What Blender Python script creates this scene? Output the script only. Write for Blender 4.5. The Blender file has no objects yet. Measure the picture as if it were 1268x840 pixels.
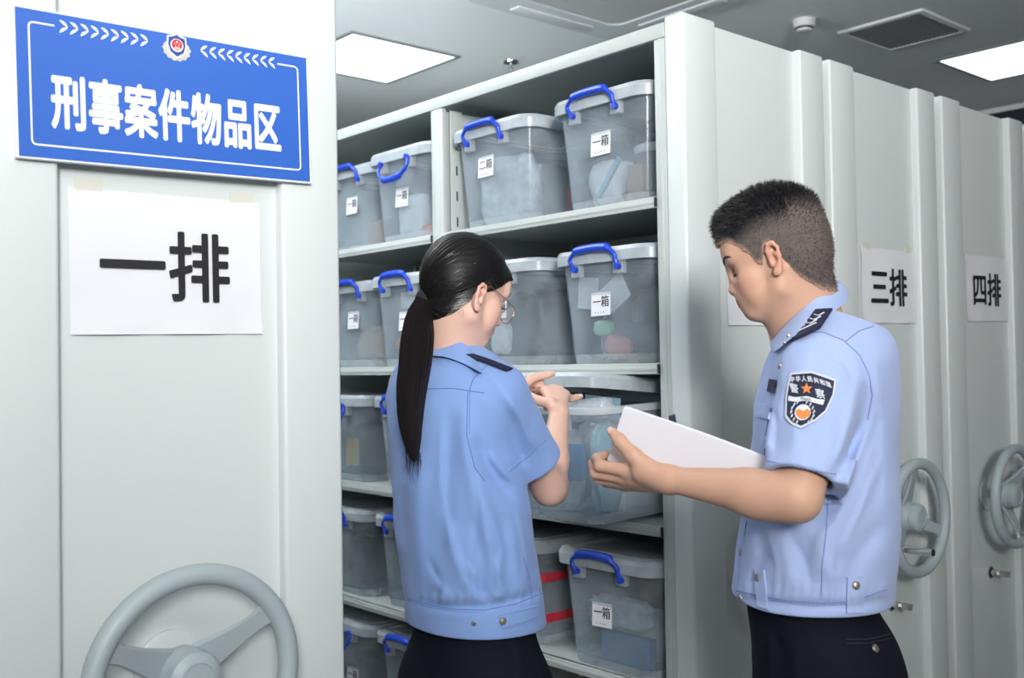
import bpy, bmesh, math, random
import numpy as np
from mathutils import Vector, Matrix, noise
from mathutils.bvhtree import BVHTree

C = bpy.context.scene.collection
PI = math.pi
random.seed(7)

# ------------------------------------------------------------------ camera
CAM_H = 1.45
FPX = 1294.68
YAW, PITCH, ROLL = math.radians(48.684), math.radians(1.292), math.radians(-0.945)
camF = Vector((math.cos(PITCH)*math.cos(YAW), math.cos(PITCH)*math.sin(YAW), math.sin(PITCH)))
_r = Vector((math.sin(YAW), -math.cos(YAW), 0)); _u = _r.cross(camF)
camR = math.cos(ROLL)*_r + math.sin(ROLL)*_u
camU = -math.sin(ROLL)*_r + math.cos(ROLL)*_u
CAM = Vector((0, 0, CAM_H))
cd = bpy.data.cameras.new('camera'); cam = bpy.data.objects.new('camera', cd); C.objects.link(cam)
cd.sensor_width = 36; cd.lens = 36*FPX/1268; cd.clip_start = 0.05
cd.dof.use_dof = True; cd.dof.focus_distance = 2.0; cd.dof.aperture_fstop = 5.6
cam.matrix_world = Matrix(((camR.x, camU.x, -camF.x, 0), (camR.y, camU.y, -camF.y, 0),
                           (camR.z, camU.z, -camF.z, CAM_H), (0, 0, 0, 1)))
bpy.context.scene.camera = cam
def W(px, py, d):                      # a point seen at a pixel, d metres deep
    px, py, d = float(px), float(py), float(d)
    return CAM + d*(camF + (px-634)/FPX*camR + (420-py)/FPX*camU)

# ------------------------------------------------------------------ world, light, exposure
sc = bpy.context.scene
sc.view_settings.view_transform = 'Standard'; sc.view_settings.look = 'None'
sc.view_settings.exposure = 0.0; sc.view_settings.gamma = 1.0; sc.view_settings.use_curve_mapping = False
sc.cycles.transparent_max_bounces = 24; sc.cycles.max_bounces = 8
sc.cycles.diffuse_bounces = 4
wd = bpy.data.worlds.new('world'); sc.world = wd; wd.use_nodes = True
wd.node_tree.nodes['Background'].inputs[0].default_value = (0.7, 0.8, 0.9, 1)
wd.node_tree.nodes['Background'].inputs[1].default_value = 0.25
CEIL = 2.95
def area(name, loc, aim, size, power, col=(1, .985, .96), spread=180, sy=None):
    l = bpy.data.lights.new(name, 'AREA'); l.energy = power; l.color = col
    l.size = size; l.spread = math.radians(spread)
    if sy: l.shape = 'RECTANGLE'; l.size_y = sy
    o = bpy.data.objects.new(name, l); C.objects.link(o); o.location = loc
    o.rotation_euler = (Vector(aim)-Vector(loc)).to_track_quat('-Z', 'Y').to_euler()
    return o
# ceiling luminaires, a key behind the camera, and two upward fills added for brightness
area('lamp_key', (-1.25, -2.3, 2.65), (1.6, 1.7, 2.95), 1.1, 62, (1, .98, .95), 66)
area('fill_uplight', (.5, 3.2, 2.32), (1.4, 3.4, 5), .4, 85, (.95, .98, 1), 150)  # unseen uplight above the first row, added to brighten the left ceiling
area('fill_bounce', (-.1, -.7, 1.95), (.3, .1, 4), 0.5, 19, (1, .99, .98), 140)  # unseen upward fill added near the camera for soft light off the ceiling
area('lamp_aisle', (1.6, -0.9, CEIL-.05), (1.6, 0.1, 0), 0.6, 8, (.96, .98, 1))
area('lamp_left', (-0.9, -0.5, CEIL-.05), (-0.4, 0.3, 0), 0.6, 8, (.96, .98, 1))
area('lamp_rows', (2.86, 4.26, CEIL-.05), (2.86, 4.26, 0), 0.58, 9, (.95, .98, 1))
area('lamp_right', (5.41, 2.22, CEIL-.05), (5.41, 2.22, 0), 0.58, 2.5, (.95, .98, 1))
area('lamp_between', (1.39, 2.6, CEIL-.05), (1.39, 2.6, 0), 0.5, 3, (.95, .98, 1))

# ------------------------------------------------------------------ materials
MATS = {}
def mat(name, col, rough=.5, metal=0, spec=.5, bump=0, bscale=200, emit=None, estr=0, coat=0, var=0, vscale=3, sss=0, sheen=0, attr=None):
    if name in MATS: return MATS[name]
    m = bpy.data.materials.new(name); m.use_nodes = True; nt = m.node_tree
    b = nt.nodes['Principled BSDF']
    b.inputs['Base Color'].default_value = (*col, 1); b.inputs['Roughness'].default_value = rough
    b.inputs['Metallic'].default_value = metal; b.inputs['Specular IOR Level'].default_value = spec
    b.inputs['Coat Weight'].default_value = coat
    if sheen: b.inputs['Sheen Weight'].default_value = sheen; b.inputs['Sheen Roughness'].default_value = .5
    if sss:
        b.inputs['Subsurface Weight'].default_value = sss; b.inputs['Subsurface Radius'].default_value = (1, .35, .2)
        b.inputs['Subsurface Scale'].default_value = .008
    if emit: b.inputs['Emission Color'].default_value = (*emit, 1); b.inputs['Emission Strength'].default_value = estr
    tc = nt.nodes.new('ShaderNodeTexCoord')
    if bump:
        n = nt.nodes.new('ShaderNodeTexNoise'); n.inputs['Scale'].default_value = bscale; n.inputs['Detail'].default_value = 3
        nt.links.new(tc.outputs['Object'], n.inputs['Vector'])
        bp = nt.nodes.new('ShaderNodeBump'); bp.inputs['Strength'].default_value = bump; bp.inputs['Distance'].default_value = .002
        nt.links.new(n.outputs['Fac'], bp.inputs['Height']); nt.links.new(bp.outputs['Normal'], b.inputs['Normal'])
    src = None
    if var:
        n = nt.nodes.new('ShaderNodeTexNoise'); n.inputs['Scale'].default_value = vscale; n.inputs['Detail'].default_value = 5
        nt.links.new(tc.outputs['Object'], n.inputs['Vector'])
        mx = nt.nodes.new('ShaderNodeMix'); mx.data_type = 'RGBA'
        mx.inputs[6].default_value = (*[c*(1-var) for c in col], 1); mx.inputs[7].default_value = (*[min(1, c*(1+var)) for c in col], 1)
        nt.links.new(n.outputs['Fac'], mx.inputs[0]); src = mx.outputs[2]
    if attr:
        a = nt.nodes.new('ShaderNodeAttribute'); a.attribute_name = attr
        if src:
            mm = nt.nodes.new('ShaderNodeMix'); mm.data_type = 'RGBA'; mm.blend_type = 'MULTIPLY'; mm.inputs[0].default_value = 1
            nt.links.new(src, mm.inputs[6]); nt.links.new(a.outputs['Color'], mm.inputs[7]); src = mm.outputs[2]
        else: src = a.outputs['Color']
    if src: nt.links.new(src, b.inputs['Base Color'])
    MATS[name] = m; return m

def frosted(name, col, trans=.6, rough=.22, cloud=.15, cscale=12):
    """clear-ish moulded plastic: part of the light passes straight, part scatters."""
    if name in MATS: return MATS[name]
    m = bpy.data.materials.new(name); m.use_nodes = True; nt = m.node_tree; N = nt.nodes; L = nt.links
    b = N['Principled BSDF']; b.inputs['Base Color'].default_value = (*col, 1); b.inputs['Roughness'].default_value = rough
    b.inputs['Specular IOR Level'].default_value = .6
    t = N.new('ShaderNodeBsdfTransparent'); t.inputs[0].default_value = (.93, .96, .98, 1)
    mx = N.new('ShaderNodeMixShader'); n = N.new('ShaderNodeTexNoise'); n.inputs['Scale'].default_value = cscale; n.inputs['Detail'].default_value = 4
    tc = N.new('ShaderNodeTexCoord'); L.new(tc.outputs['Object'], n.inputs['Vector'])
    mr = N.new('ShaderNodeMapRange'); mr.inputs[1].default_value = .3; mr.inputs[2].default_value = .7
    mr.inputs[3].default_value = 1-trans-cloud; mr.inputs[4].default_value = 1-trans+cloud
    L.new(n.outputs['Fac'], mr.inputs[0])
    fr = N.new('ShaderNodeLayerWeight'); fr.inputs[0].default_value = .35
    ad = N.new('ShaderNodeMath'); ad.operation = 'MULTIPLY_ADD'; ad.inputs[1].default_value = .3; ad.use_clamp = True
    L.new(fr.outputs['Facing'], ad.inputs[0]); L.new(mr.outputs[0], ad.inputs[2])
    L.new(ad.outputs[0], mx.inputs[0]); L.new(t.outputs[0], mx.inputs[1]); L.new(b.outputs[0], mx.inputs[2])
    L.new(mx.outputs[0], N['Material Output'].inputs[0])
    MATS[name] = m; return m

M_panel = mat('panel_paint', (.64, .69, .69), .32, spec=.45, bump=.05, bscale=600, var=.015, vscale=2)
M_shelf = mat('shelf_paint', (.47, .51, .50), .38, spec=.4)
M_dark = mat('slot_dark', (.02, .02, .022), .7)
M_ceil = mat('ceiling_board', (.80, .83, .85), .8, var=.02, vscale=1.2)
M_wall = mat('wall_paint', (.52, .54, .55), .8, var=.03)
M_wheel = mat('wheel_plastic', (.40, .47, .50), .42, bump=.15, bscale=900)
M_wheel2 = mat('wheel_plastic_cap', (.36, .42, .45), .35)
M_chrome = mat('chrome', (.75, .75, .76), .18, metal=1)
M_brass = mat('key_metal', (.35, .34, .33), .3, metal=1)
M_paper = mat('paper', (.74, .75, .80), .75, bump=.2, bscale=30)
M_ink = mat('black_ink', (.012, .012, .016), .6)
M_signb = mat('sign_blue', (.035, .13, .52), .35, var=.05, vscale=4)
M_signw = mat('sign_white', (.86, .88, .95), .4)
M_tape = mat('clear_tape', (.64, .65, .58), .3)
M_glow = mat('lamp_diffuser', (1, 1, 1), .5, emit=(.93, .97, 1), estr=2.2)
M_alu = mat('lamp_frame', (.22, .25, .26), .4)
M_grille = mat('grille', (.42, .45, .47), .6)
M_acw = mat('cassette_plastic', (.62, .65, .68), .5)
M_blue = mat('handle_blue', (.012, .06, .55), .28, spec=.6)
M_box = frosted('box_plastic', (.55, .62, .68), .85, .13, .08, 9)
M_lid = frosted('lid_plastic', (.62, .68, .72), .50, .25, .08, 20)
M_rim = frosted('rim_plastic', (.70, .75, .78), .42, .22, .05, 15)
M_base = frosted('base_plastic', (.62, .68, .72), .72, .2, .05, 15)
M_tab = frosted('tab_plastic', (.66, .69, .72), .68, .3, .05, 15)

# ------------------------------------------------------------------ mesh helpers
class MB:
    def __init__(s): s.v = []; s.f = []; s.m = []
    def add(s, v, f, mi=0):
        o = len(s.v); s.v += [tuple(p) for p in v]; s.f += [tuple(i+o for i in q) for q in f]; s.m += [mi]*len(f)
    def box(s, x0, x1, y0, y1, z0, z1, mi=0, bev=0):
        if bev <= 0:
            v = [(x, y, z) for z in (z0, z1) for x, y in ((x0, y0), (x1, y0), (x1, y1), (x0, y1))]
            s.add(v, [(3, 2, 1, 0), (4, 5, 6, 7), (0, 1, 5, 4), (1, 2, 6, 5), (2, 3, 7, 6), (3, 0, 4, 7)], mi); return
        bm = bmesh.new(); r = bmesh.ops.create_cube(bm, size=1)
        for q in r['verts']: q.co = Vector(((x0+x1)/2+q.co.x*(x1-x0), (y0+y1)/2+q.co.y*(y1-y0), (z0+z1)/2+q.co.z*(z1-z0)))
        bmesh.ops.bevel(bm, geom=bm.edges[:], offset=bev, segments=3, profile=.5, affect='EDGES')
        bm.verts.index_update(); s.add([q.co[:] for q in bm.verts], [[w.index for w in f.verts] for f in bm.faces], mi); bm.free()
    def rings(s, R, close=False, caps=True, mi=0, flip=False):
        """skin a list of equal-length closed loops."""
        n = len(R[0]); v = [p for r in R for p in r]; f = []; k = len(R)
        for i in range(k if close else k-1):
            j = (i+1) % k
            for a in range(n):
                b = (a+1) % n; q = (i*n+a, i*n+b, j*n+b, j*n+a); f.append(q[::-1] if flip else q)
        if caps and not close:
            a, b = tuple(range(n)), tuple((k-1)*n+i for i in range(n)); f += [a if flip else a[::-1], b[::-1] if flip else b]
        s.add(v, f, mi)
    def tube(s, path, r, n=10, closed=False, mi=0, caps=True):
        P = [Vector(p) for p in path]; k = len(P); rr = r if hasattr(r, '__len__') else [r]*k
        R = []; up = None
        for i in range(k):
            if closed: t = P[(i+1) % k]-P[i-1]
            else: t = P[min(i+1, k-1)]-P[max(i-1, 0)]
            t.normalize()
            if up is None: up = t.orthogonal().normalized()
            up = (up-up.dot(t)*t).normalized(); w = t.cross(up)
            e = rr[i] if hasattr(rr[i], '__len__') else (rr[i], rr[i])
            R.append([P[i]+up*e[0]*math.cos(2*PI*a/n)+w*e[1]*math.sin(2*PI*a/n) for a in range(n)])
        s.rings(R, closed, caps, mi)
    def lathe(s, prof, c=(0, 0, 0), axis='z', n=32, mi=0):
        R = []
        for r, h in prof:
            ring = []
            for a in range(n):
                x, y = r*math.cos(2*PI*a/n), r*math.sin(2*PI*a/n)
                p = (x, y, h) if axis == 'z' else (x, h, -y) if axis == 'y' else (h, x, y)
                if axis == 'y': p = (x, -h, y)
                ring.append((p[0]+c[0], p[1]+c[1], p[2]+c[2]))
            R.append(ring)
        s.rings(R, mi=mi)
    def xf(s, M): s.v = [tuple(M @ Vector(p)) for p in s.v]; return s
    def build(s, name, mats, parent=None, smooth=True, angle=35, loc=None):
        me = bpy.data.meshes.new(name); me.from_pydata(s.v, [], s.f)
        if not isinstance(mats, (list, tuple)): mats = [mats]
        for q in mats: me.materials.append(q)
        me.polygons.foreach_set('material_index', s.m); me.update()
        if smooth: smooth_by_angle(me, angle)
        o = bpy.data.objects.new(name, me); C.objects.link(o)
        if parent: o.parent = parent
        if loc: o.location = loc
        return o
def smooth_by_angle(me, angle=35):
    me.polygons.foreach_set('use_smooth', [True]*len(me.polygons))
    try: me.set_sharp_from_angle(angle=math.radians(angle))
    except Exception: pass
def rrect(w, d, r, z, n=6, cx=0, cy=0):
    P = []
    for qx, qy, a0 in ((1, 1, 0), (-1, 1, 90), (-1, -1, 180), (1, -1, 270)):
        for i in range(n+1):
            a = math.radians(a0+90*i/n)
            P.append((cx+qx*(w/2-r)+r*math.cos(a), cy+qy*(d/2-r)+r*math.sin(a), z))
    return P
def tag(o, label=None, cat=None, group=None, kind=None):
    if label: o['label'] = label
    if cat: o['category'] = cat
    if group: o['group'] = group
    if kind: o['kind'] = kind
    return o
def empty(name, loc=(0, 0, 0), rz=0, label=None, cat=None, group=None, kind=None):
    o = bpy.data.objects.new(name, None); C.objects.link(o); o.location = loc; o.rotation_euler = (0, 0, rz)
    o.empty_display_size = .1
    return tag(o, label, cat, group, kind)
def copy_tree(o, parent=None):
    c = o.copy(); C.objects.link(c); c.parent = parent
    for ch in list(o.children): copy_tree(ch, c)
    return c
def text_mb(body, height, bold=0.0, depth=.0004, aspect=1.0, spacing=1.0):
    """lettering as filled outlines in the x-z plane, facing -y, centred."""
    cu = bpy.data.curves.new('t', 'FONT'); cu.body = body; cu.size = 1; cu.extrude = depth/height
    cu.space_character = spacing; cu.resolution_u = 4
    o = bpy.data.objects.new('t', cu); C.objects.link(o)
    dg = bpy.context.evaluated_depsgraph_get(); me = bpy.data.meshes.new_from_object(o.evaluated_get(dg))
    v = np.array([q.co[:] for q in me.vertices]); f = [tuple(p.vertices) for p in me.polygons]
    C.objects.unlink(o); bpy.data.objects.remove(o); bpy.data.curves.remove(cu); bpy.data.meshes.remove(me)
    mn, mx = v.min(0), v.max(0); c = (mn+mx)/2; s = height
    mb = MB(); k = 8 if bold else 1       # weight: the outline laid over itself, shifted a hair each way
    for i in range(k):
        dx, dz = (bold*math.cos(2*PI*i/k), bold*math.sin(2*PI*i/k)) if bold else (0, 0)
        mb.add([((p[0]-c[0]+dx)*s*aspect, -(p[2]-mn[2])*s-i*2e-6, (p[1]-c[1]+dz)*s) for p in v], f)
    return mb
def shape_mb(pts, y=0, th=.0004):
    """flat outline in the x-z plane given thickness toward -y."""
    n = len(pts); mb = MB()
    v = [(x, y-th, z) for x, z in pts]+[(x, y, z) for x, z in pts]
    mb.add(v, [tuple(range(n)), tuple(range(2*n-1, n-1, -1))]+[(i, i+n, (i+1) % n+n, (i+1) % n) for i in range(n)])
    return mb

# ------------------------------------------------------------------ room
XL, XR, YB, YF = -3.2, 6.45, -4.2, 7.2
def slab(name, x0, x1, y0, y1, z0, z1, m):
    mb = MB(); mb.box(x0, x1, y0, y1, z0, z1); o = mb.build(name, m, smooth=False); tag(o, kind='structure'); return o
M_floor = mat('floor_vinyl', (.27, .28, .28), .4, var=.05, vscale=2)
slab('floor', XL, XR, YB, YF, -.1, 0, M_floor)
slab('ceiling', XL, XR, YB, YF, CEIL, CEIL+.1, M_ceil)
slab('wall_left', XL-.1, XL, YB, YF, 0, CEIL, M_wall); slab('wall_right', XR, XR+.1, YB, YF, 0, CEIL, M_wall)
slab('wall_back', XL, XR, YF, YF+.1, 0, CEIL, M_wall); slab('wall_front', XL, XR, YB-.1, YB, 0, CEIL, M_wall)
slab('trim_1', XR-.03, XR-.0005, YB, YF, CEIL-.16, CEIL-.03, mat('trim_black', (.015, .017, .03), .5))
slab('trim_2', XR-.05, XR-.0005, YB, YF, CEIL-.03, CEIL-.0005, M_ceil)

# ceiling lights (each panel: frame + diffuser)
def ceiling_light(x, y, label, s=.6, sy=.6):
    e = empty('ceiling_light', (x, y, CEIL), 0, label, 'ceiling light', None)
    f = MB(); R = [rrect(s+.03, sy+.03, .004, -.0005, 2), rrect(s+.03, sy+.03, .004, -.008, 2), rrect(s-.012, sy-.012, .003, -.008, 2), rrect(s-.012, sy-.012, .003, -.0005, 2)]
    f.rings(R, caps=False); f.build('frame', M_alu, e, angle=20)
    d = MB(); d.box(-s/2+.006, s/2-.006, -sy/2+.006, sy/2-.006, -.006, -.001); d.build('diffuser', M_glow, e, smooth=False)
    return e
ceiling_light(2.86, 4.265, 'square ceiling light panel seen above the far end of the open shelving')
ceiling_light(5.42, 2.22, 'square ceiling light panel at the upper right above the tall end panels')

# air conditioning cassette
e = empty('air_conditioner_cassette', (3.08, 2.82, CEIL), 0, 'white square ceiling air conditioner cassette with perforated centre grille', 'air conditioner')
mb = MB(); mb.rings([rrect(.95, .95, .09, -.001, 8), rrect(.95, .95, .09, -.012, 8), rrect(.90, .90, .08, -.03, 8), rrect(.60, .60, .06, -.03, 8), rrect(.58, .58, .05, -.02, 8)][::-1], caps=False)
mb.build('housing', M_acw, e, angle=25)
mb = MB(); mb.rings([rrect(.58, .58, .05, -.012, 8), rrect(.57, .57, .05, -.026, 8)][::-1]); g = mb.build('intake_grille', M_grille, e)
nt = M_grille.node_tree; ck = nt.nodes.new('ShaderNodeTexVoronoi'); ck.inputs['Scale'].default_value = 60; ck.inputs['Randomness'].default_value = 0
tcn = nt.nodes.new('ShaderNodeTexCoord'); nt.links.new(tcn.outputs['Object'], ck.inputs['Vector'])
rp = nt.nodes.new('ShaderNodeMapRange'); rp.inputs[1].default_value = .3; rp.inputs[2].default_value = .4; rp.inputs[3].default_value = .22; rp.inputs[4].default_value = .5
nt.links.new(ck.outputs['Distance'], rp.inputs[0]); cc = nt.nodes.new('ShaderNodeCombineColor')
for i in range(3): nt.links.new(rp.outputs[0], cc.inputs[i])
nt.links.new(cc.outputs[0], nt.nodes['Principled BSDF'].inputs['Base Color'])
for k in range(4):
    mb = MB(); mb.box(-.22, .22, -.415, -.355, -.036, -.028, bev=.003); mb.xf(Matrix.Rotation(k*PI/2, 4, 'Z')); mb.build('louvre', M_acw, e)

# smoke detector, sprinkler, vent
e = empty('smoke_detector', (4.04, 2.594, CEIL), 0, 'round white smoke detector on the ceiling left of the square vent', 'smoke detector')
mb = MB(); mb.lathe([(.052, 0), (.052, -.012), (.050, -.015)]); mb.build('base', mat('smoke_plastic', (.66, .66, .67), .5), e)
mb = MB(); mb.lathe([(.048, -.015), (.047, -.03), (.042, -.034)]); mb.build('body', mat('smoke_plastic', (.7, .7, .7), .5), e)
mb = MB(); mb.lathe([(.038, -.034), (.037, -.041)]); mb.build('sensor_slot', M_dark, e)
mb = MB(); mb.lathe([(.036, -.041), (.033, -.05), (.02, -.053)]); mb.build('cap', mat('smoke_plastic', (.7, .7, .7), .5), e)
e = empty('sprinkler_head', (3.43, 3.875, CEIL), 0, 'small chrome fire sprinkler hanging from the ceiling', 'sprinkler')
mb = MB(); mb.lathe([(.04, 0), (.038, -.008), (.012, -.012)]); mb.build('escutcheon', M_chrome, e)
mb = MB(); mb.tube([(0, 0, -.01), (0, 0, -.03)], .008); mb.tube([(-.007, 0, -.03), (-.016, 0, -.04), (-.004, 0, -.056)], .0025, 6); mb.tube([(.007, 0, -.03), (.016, 0, -.04), (.004, 0, -.056)], .0025, 6); mb.build('frame', M_chrome, e)
mb = MB(); mb.lathe([(.02, -.056), (.02, -.058)]); mb.build('deflector', M_chrome, e)
e = empty('ceiling_vent', (4.53, 2.385, CEIL), 0, 'flat square grey ceiling vent with a pale frame', 'ceiling vent')
f = MB(); f.rings([rrect(.46, .42, .01, -.0005, 2), rrect(.45, .41, .01, -.01, 2), rrect(.40, .36, .006, -.012, 2), rrect(.40, .36, .006, -.002, 2)], caps=False, flip=True); f.build('frame', M_ceil, e)
f = MB(); f.box(-.2, .2, -.18, .18, -.006, -.001)
for k in range(17): f.box(-.2, .2, -.176+k*.021, -.170+k*.021, -.010, -.006)
f.build('slatted_face', mat('vent_grey', (.33, .35, .36), .6), e, smooth=False)

# ------------------------------------------------------------------ mobile shelving rows
Y0, HT, UW = 1.5, 2.24, .574
SH = [1.83, 1.443, 1.067, .695, .33]
def rbox_panel(mb, x0, x1, y0, y1, z0, z1): mb.box(x0, x1, y0, y1, z0, z1, bev=.006)
def handwheel(parent, cx, spin, yz=(1.43, 1.006)):
    """rim tilted upright, three flat spokes, domed hub, fold-out chrome grip; axis along y."""
    e = empty('handwheel', (cx, yz[0], yz[1])); e.parent = parent
    R, r = .148, .0155
    mb = MB(); mb.tube([(R*math.cos(2*PI*i/64), 0, R*math.sin(2*PI*i/64)) for i in range(64)], r, 16, closed=True); mb.build('rim', M_wheel, e)
    for k in range(3):
        a = spin+k*2*PI/3; c, s_ = math.cos(a), math.sin(a)
        mb = MB(); n = 9; top = []; ring = []
        for i in range(n):
            t = i/(n-1); rad = .028+t*(R-.034); w = .030-.016*math.sin(t*PI*.55)*1.0+.014*max(0, (t-.8)/.2)**2
            yy = .036*(1-t)**1.3+.002; h = .0055
            ring.append([(c*rad-s_*w*q, yy+h*g, s_*rad+c*w*q) for q, g in ((-1, 0), (-.8, -1), (.8, -1), (1, 0), (.8, 1), (-.8, 1))])
        mb.rings(ring); mb.build('spoke', M_wheel2, e, angle=40)
    mb = MB(); mb.lathe([(.020, -.075), (.020, -.05), (.036, -.05), (.040, -.046), (.041, -.020), (.038, -.015), (.038, -.012), (.0395, -.010), (.038, .002), (.030, .009), (.024, .010), (.023, .008), (.001, .009)], axis='y', n=40); mb.build('hub', M_wheel, e)
    a = spin+PI*4/3; 
    gx, gz = math.cos(a)*R*.80, math.sin(a)*R*.80
    g = MB(); g.tube([(gx, .0, gz), (gx, -.010, gz), (gx, -.010, gz), (gx, -.085, gz)], [.006, .006, .010, .010], 16); g.build('grip', M_chrome, e)
    g = MB(); g.tube([(gx, -.085, gz), (gx, -.087, gz)], .009, 16); g.build('grip_end', M_dark, e)
    mb = MB(); mb.lathe([(.055, -.092), (.055, -.084), (.048, -.080), (.02, -.078)], axis='y', n=40); mb.build('mount_plate', M_panel, e)
    return e
def lock(parent, cx, z, turn):
    e = empty('lock', (cx, Y0+.02, z)); e.parent = parent
    mb = MB(); mb.lathe([(.020, 0), (.020, .002), (.016, .004), (.0155, .0035), (.012, .0035)], axis='y'); mb.build('escutcheon', M_chrome, e)
    mb = MB(); mb.lathe([(.0145, .0041), (.0145, .0043), (.0125, .0043), (.0125, .0041)], axis='y'); mb.build('ring', M_dark, e)
    mb = MB(); mb.lathe([(.0095, 0), (.0095, .022), (.0085, .024), (.0035, .024)], axis='y'); mb.build('barrel', M_chrome, e)
    k = MB(); k.box(-.0012, .0012, -.032, -.023, -.004, .004); k.box(-.0013, .0013, -.062, -.030, -.009, .009, bev=.001)
    k.xf(Matrix.Rotation(turn, 4, 'Y')); k.build('key', M_brass, e)
def end_panel(parent, x0, wheel=None, spin=0, keyed=False, depth=.056):
    x1 = x0+UW; e = empty('end_panel', (0, 0, 0)); e.parent = parent; yb = Y0+depth
    for a, b in ((x0, x0+.121), (x1-.108, x1)):
        mb = MB(); mb.box(a, b, Y0, yb, .02, HT, bev=.007); mb.build('side_strip', M_panel, e, angle=60)
    mb = MB(); mb.box(x0+.119, x1-.106, Y0+.021, yb, .022, HT-.004); mb.build('centre_panel', M_panel, e, smooth=False)
def top_unit(x0, L, label, group=None):
    return empty('mobile_shelving_unit', (0, 0, 0), 0, label, 'shelving')
def plain_unit(x0, label, spin, wheel=True, key=True):
    """a closed row: end panel with wheel and lock, body behind it."""
    e = top_unit(x0, 0, label); end_panel(e, x0)
    b = MB(); b.box(x0+.012, x0+UW-.012, Y0+.056, Y0+3.35, .06, HT-.012, bev=.004); b.build('carcass', M_shelf, e, angle=60)
    b = MB(); b.box(x0+.03, x0+UW-.03, Y0+.06, Y0+3.3, 0.0, .06); b.build('base', M_dark, e, smooth=False)
    if wheel: handwheel(e, x0+UW/2-.006, spin)
    if key: lock(e, x0+UW/2, .755, .35)
    return e
U1, U2, U3, U4, U5 = .365, 1.847, 2.451, 3.068, 3.685
plain_unit(U1, 'tall pale grey shelving row carrying the blue sign on its end panel', math.radians(33))
plain_unit(U3, 'tall grey shelving row carrying the sheet with three strokes, 三排', math.radians(-22))
plain_unit(U4, 'tall grey shelving row carrying the last sheet, 四排, near the right edge', math.radians(42))
plain_unit(U5, 'tall pale grey shelving row just visible at the right picture edge', math.radians(60))

# row 2: the open shelving
e2 = top_unit(U2, 0, 'tall open shelving row full of clear storage boxes behind the two people')
end_panel(e2, U2); handwheel(e2, U2+UW/2, math.radians(80)); lock(e2, U2+UW/2, .755, .35)
XB = U2+UW-.012; YE = 4.05
def post(y0, y1, name='upright'):
    m = MB(); m.box(U2+.004, U2+.020, y0, y1, .06, HT-.045, bev=.002)
    m.box(U2+.002, U2+.030, y0+.012, y1-.012, .06, HT-.045, bev=.002)
    m.box(XB-.03, XB, y0, y1, .06, HT-.045)
    m.box(U2+.020, XB-.02, (y0+y1)/2-.012, (y0+y1)/2+.012, .06, HT-.05)
    o = m.build(name, M_shelf, e2, angle=40)
    return o
post(Y0+.056, 1.590); post(2.398, 2.452); post(3.26, 3.314); post(4.0, 4.05)
# slotted face of the divider seen inside the first bay
m = MB(); m.box(U2+.030, U2+.075, 2.3925, 2.3985, .06, HT-.05, bev=.002); m.build('slotted_flange', M_shelf, e2)
m = MB(); m.box(U2+.049, U2+.054, 2.3917, 2.3927, 0, .028); so = m.build('slot', M_dark, e2, smooth=False); so.location.z = .2
for k in range(1, 26):
    q = so.copy(); C.objects.link(q); q.parent = e2; q.location.z = .2+k*.075
bays = [(1.588, 2.400), (2.450, 3.262), (3.312, 4.0)]
for (a, b) in bays:
    for z in SH:
        m = MB(); m.box(U2+.004, XB-.01, a, b, z-.004, z)
        m.box(U2+.001, U2+.013, a+.003, b-.003, z-.026, z, bev=.0018); m.box(U2-.0005, U2+.008, a+.003, b-.003, z-.017, z-.009, bev=.001)
        m.box(XB-.02, XB-.008, a, b, z-.026, z)
        sh = m.build('shelf', M_shelf, e2, angle=40)
        m = MB(); m.box(U2-.001, U2+.012, a+.001, a+.006, z-.024, z-.002); m.build('bracket_end', M_dark, sh, smooth=False)
m = MB(); m.box(U2+.001, XB, Y0+.056, YE, HT-.018, HT-.012); m.box(U2, U2+.014, Y0+.056, YE, HT-.046, HT-.012, bev=.002); m.build('top_beam', M_shelf, e2, angle=40)
m = MB(); m.box(XB-.004, XB, Y0+.056, YE, .06, HT-.018); m.build('back_panel', mat('back_board_shade', (.10, .105, .11), .6), e2, smooth=False)  # dark colour puts the shade behind the boxes into the panel
m = MB(); m.box(U2+.02, XB-.02, Y0+.06, YE, 0, .06); m.build('base', M_dark, e2, smooth=False)

# ------------------------------------------------------------------ signs
SX = .649; sg = empty('wall_sign', (.6505, Y0-.006, 1.8455), 0, 'blue rectangular sign with white Chinese lettering on the nearest end panel', 'sign')
sg.rotation_euler = (0, math.radians(-1.3), 0)
SWd, SHt = .452, .207
m = MB(); m.box(-SWd/2, SWd/2, -.006, .005, -SHt/2, SHt/2, bev=.0008); m.build('board', M_signw, sg, smooth=False)
m = MB(); m.box(-SWd/2+.003, SWd/2-.003, -.0066, -.006, -SHt/2+.0025, SHt/2-.0025); m.build('face', M_signb, sg, smooth=False)
t = text_mb('刑事案件物品区', .080, bold=.030, depth=.0005, aspect=.62, spacing=1.04)
for i, q in enumerate(t.v): t.v[i] = (q[0]-.004, q[1]-.0066, q[2]-.020)
t.build('lettering', M_signw, sg, smooth=False)
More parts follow.
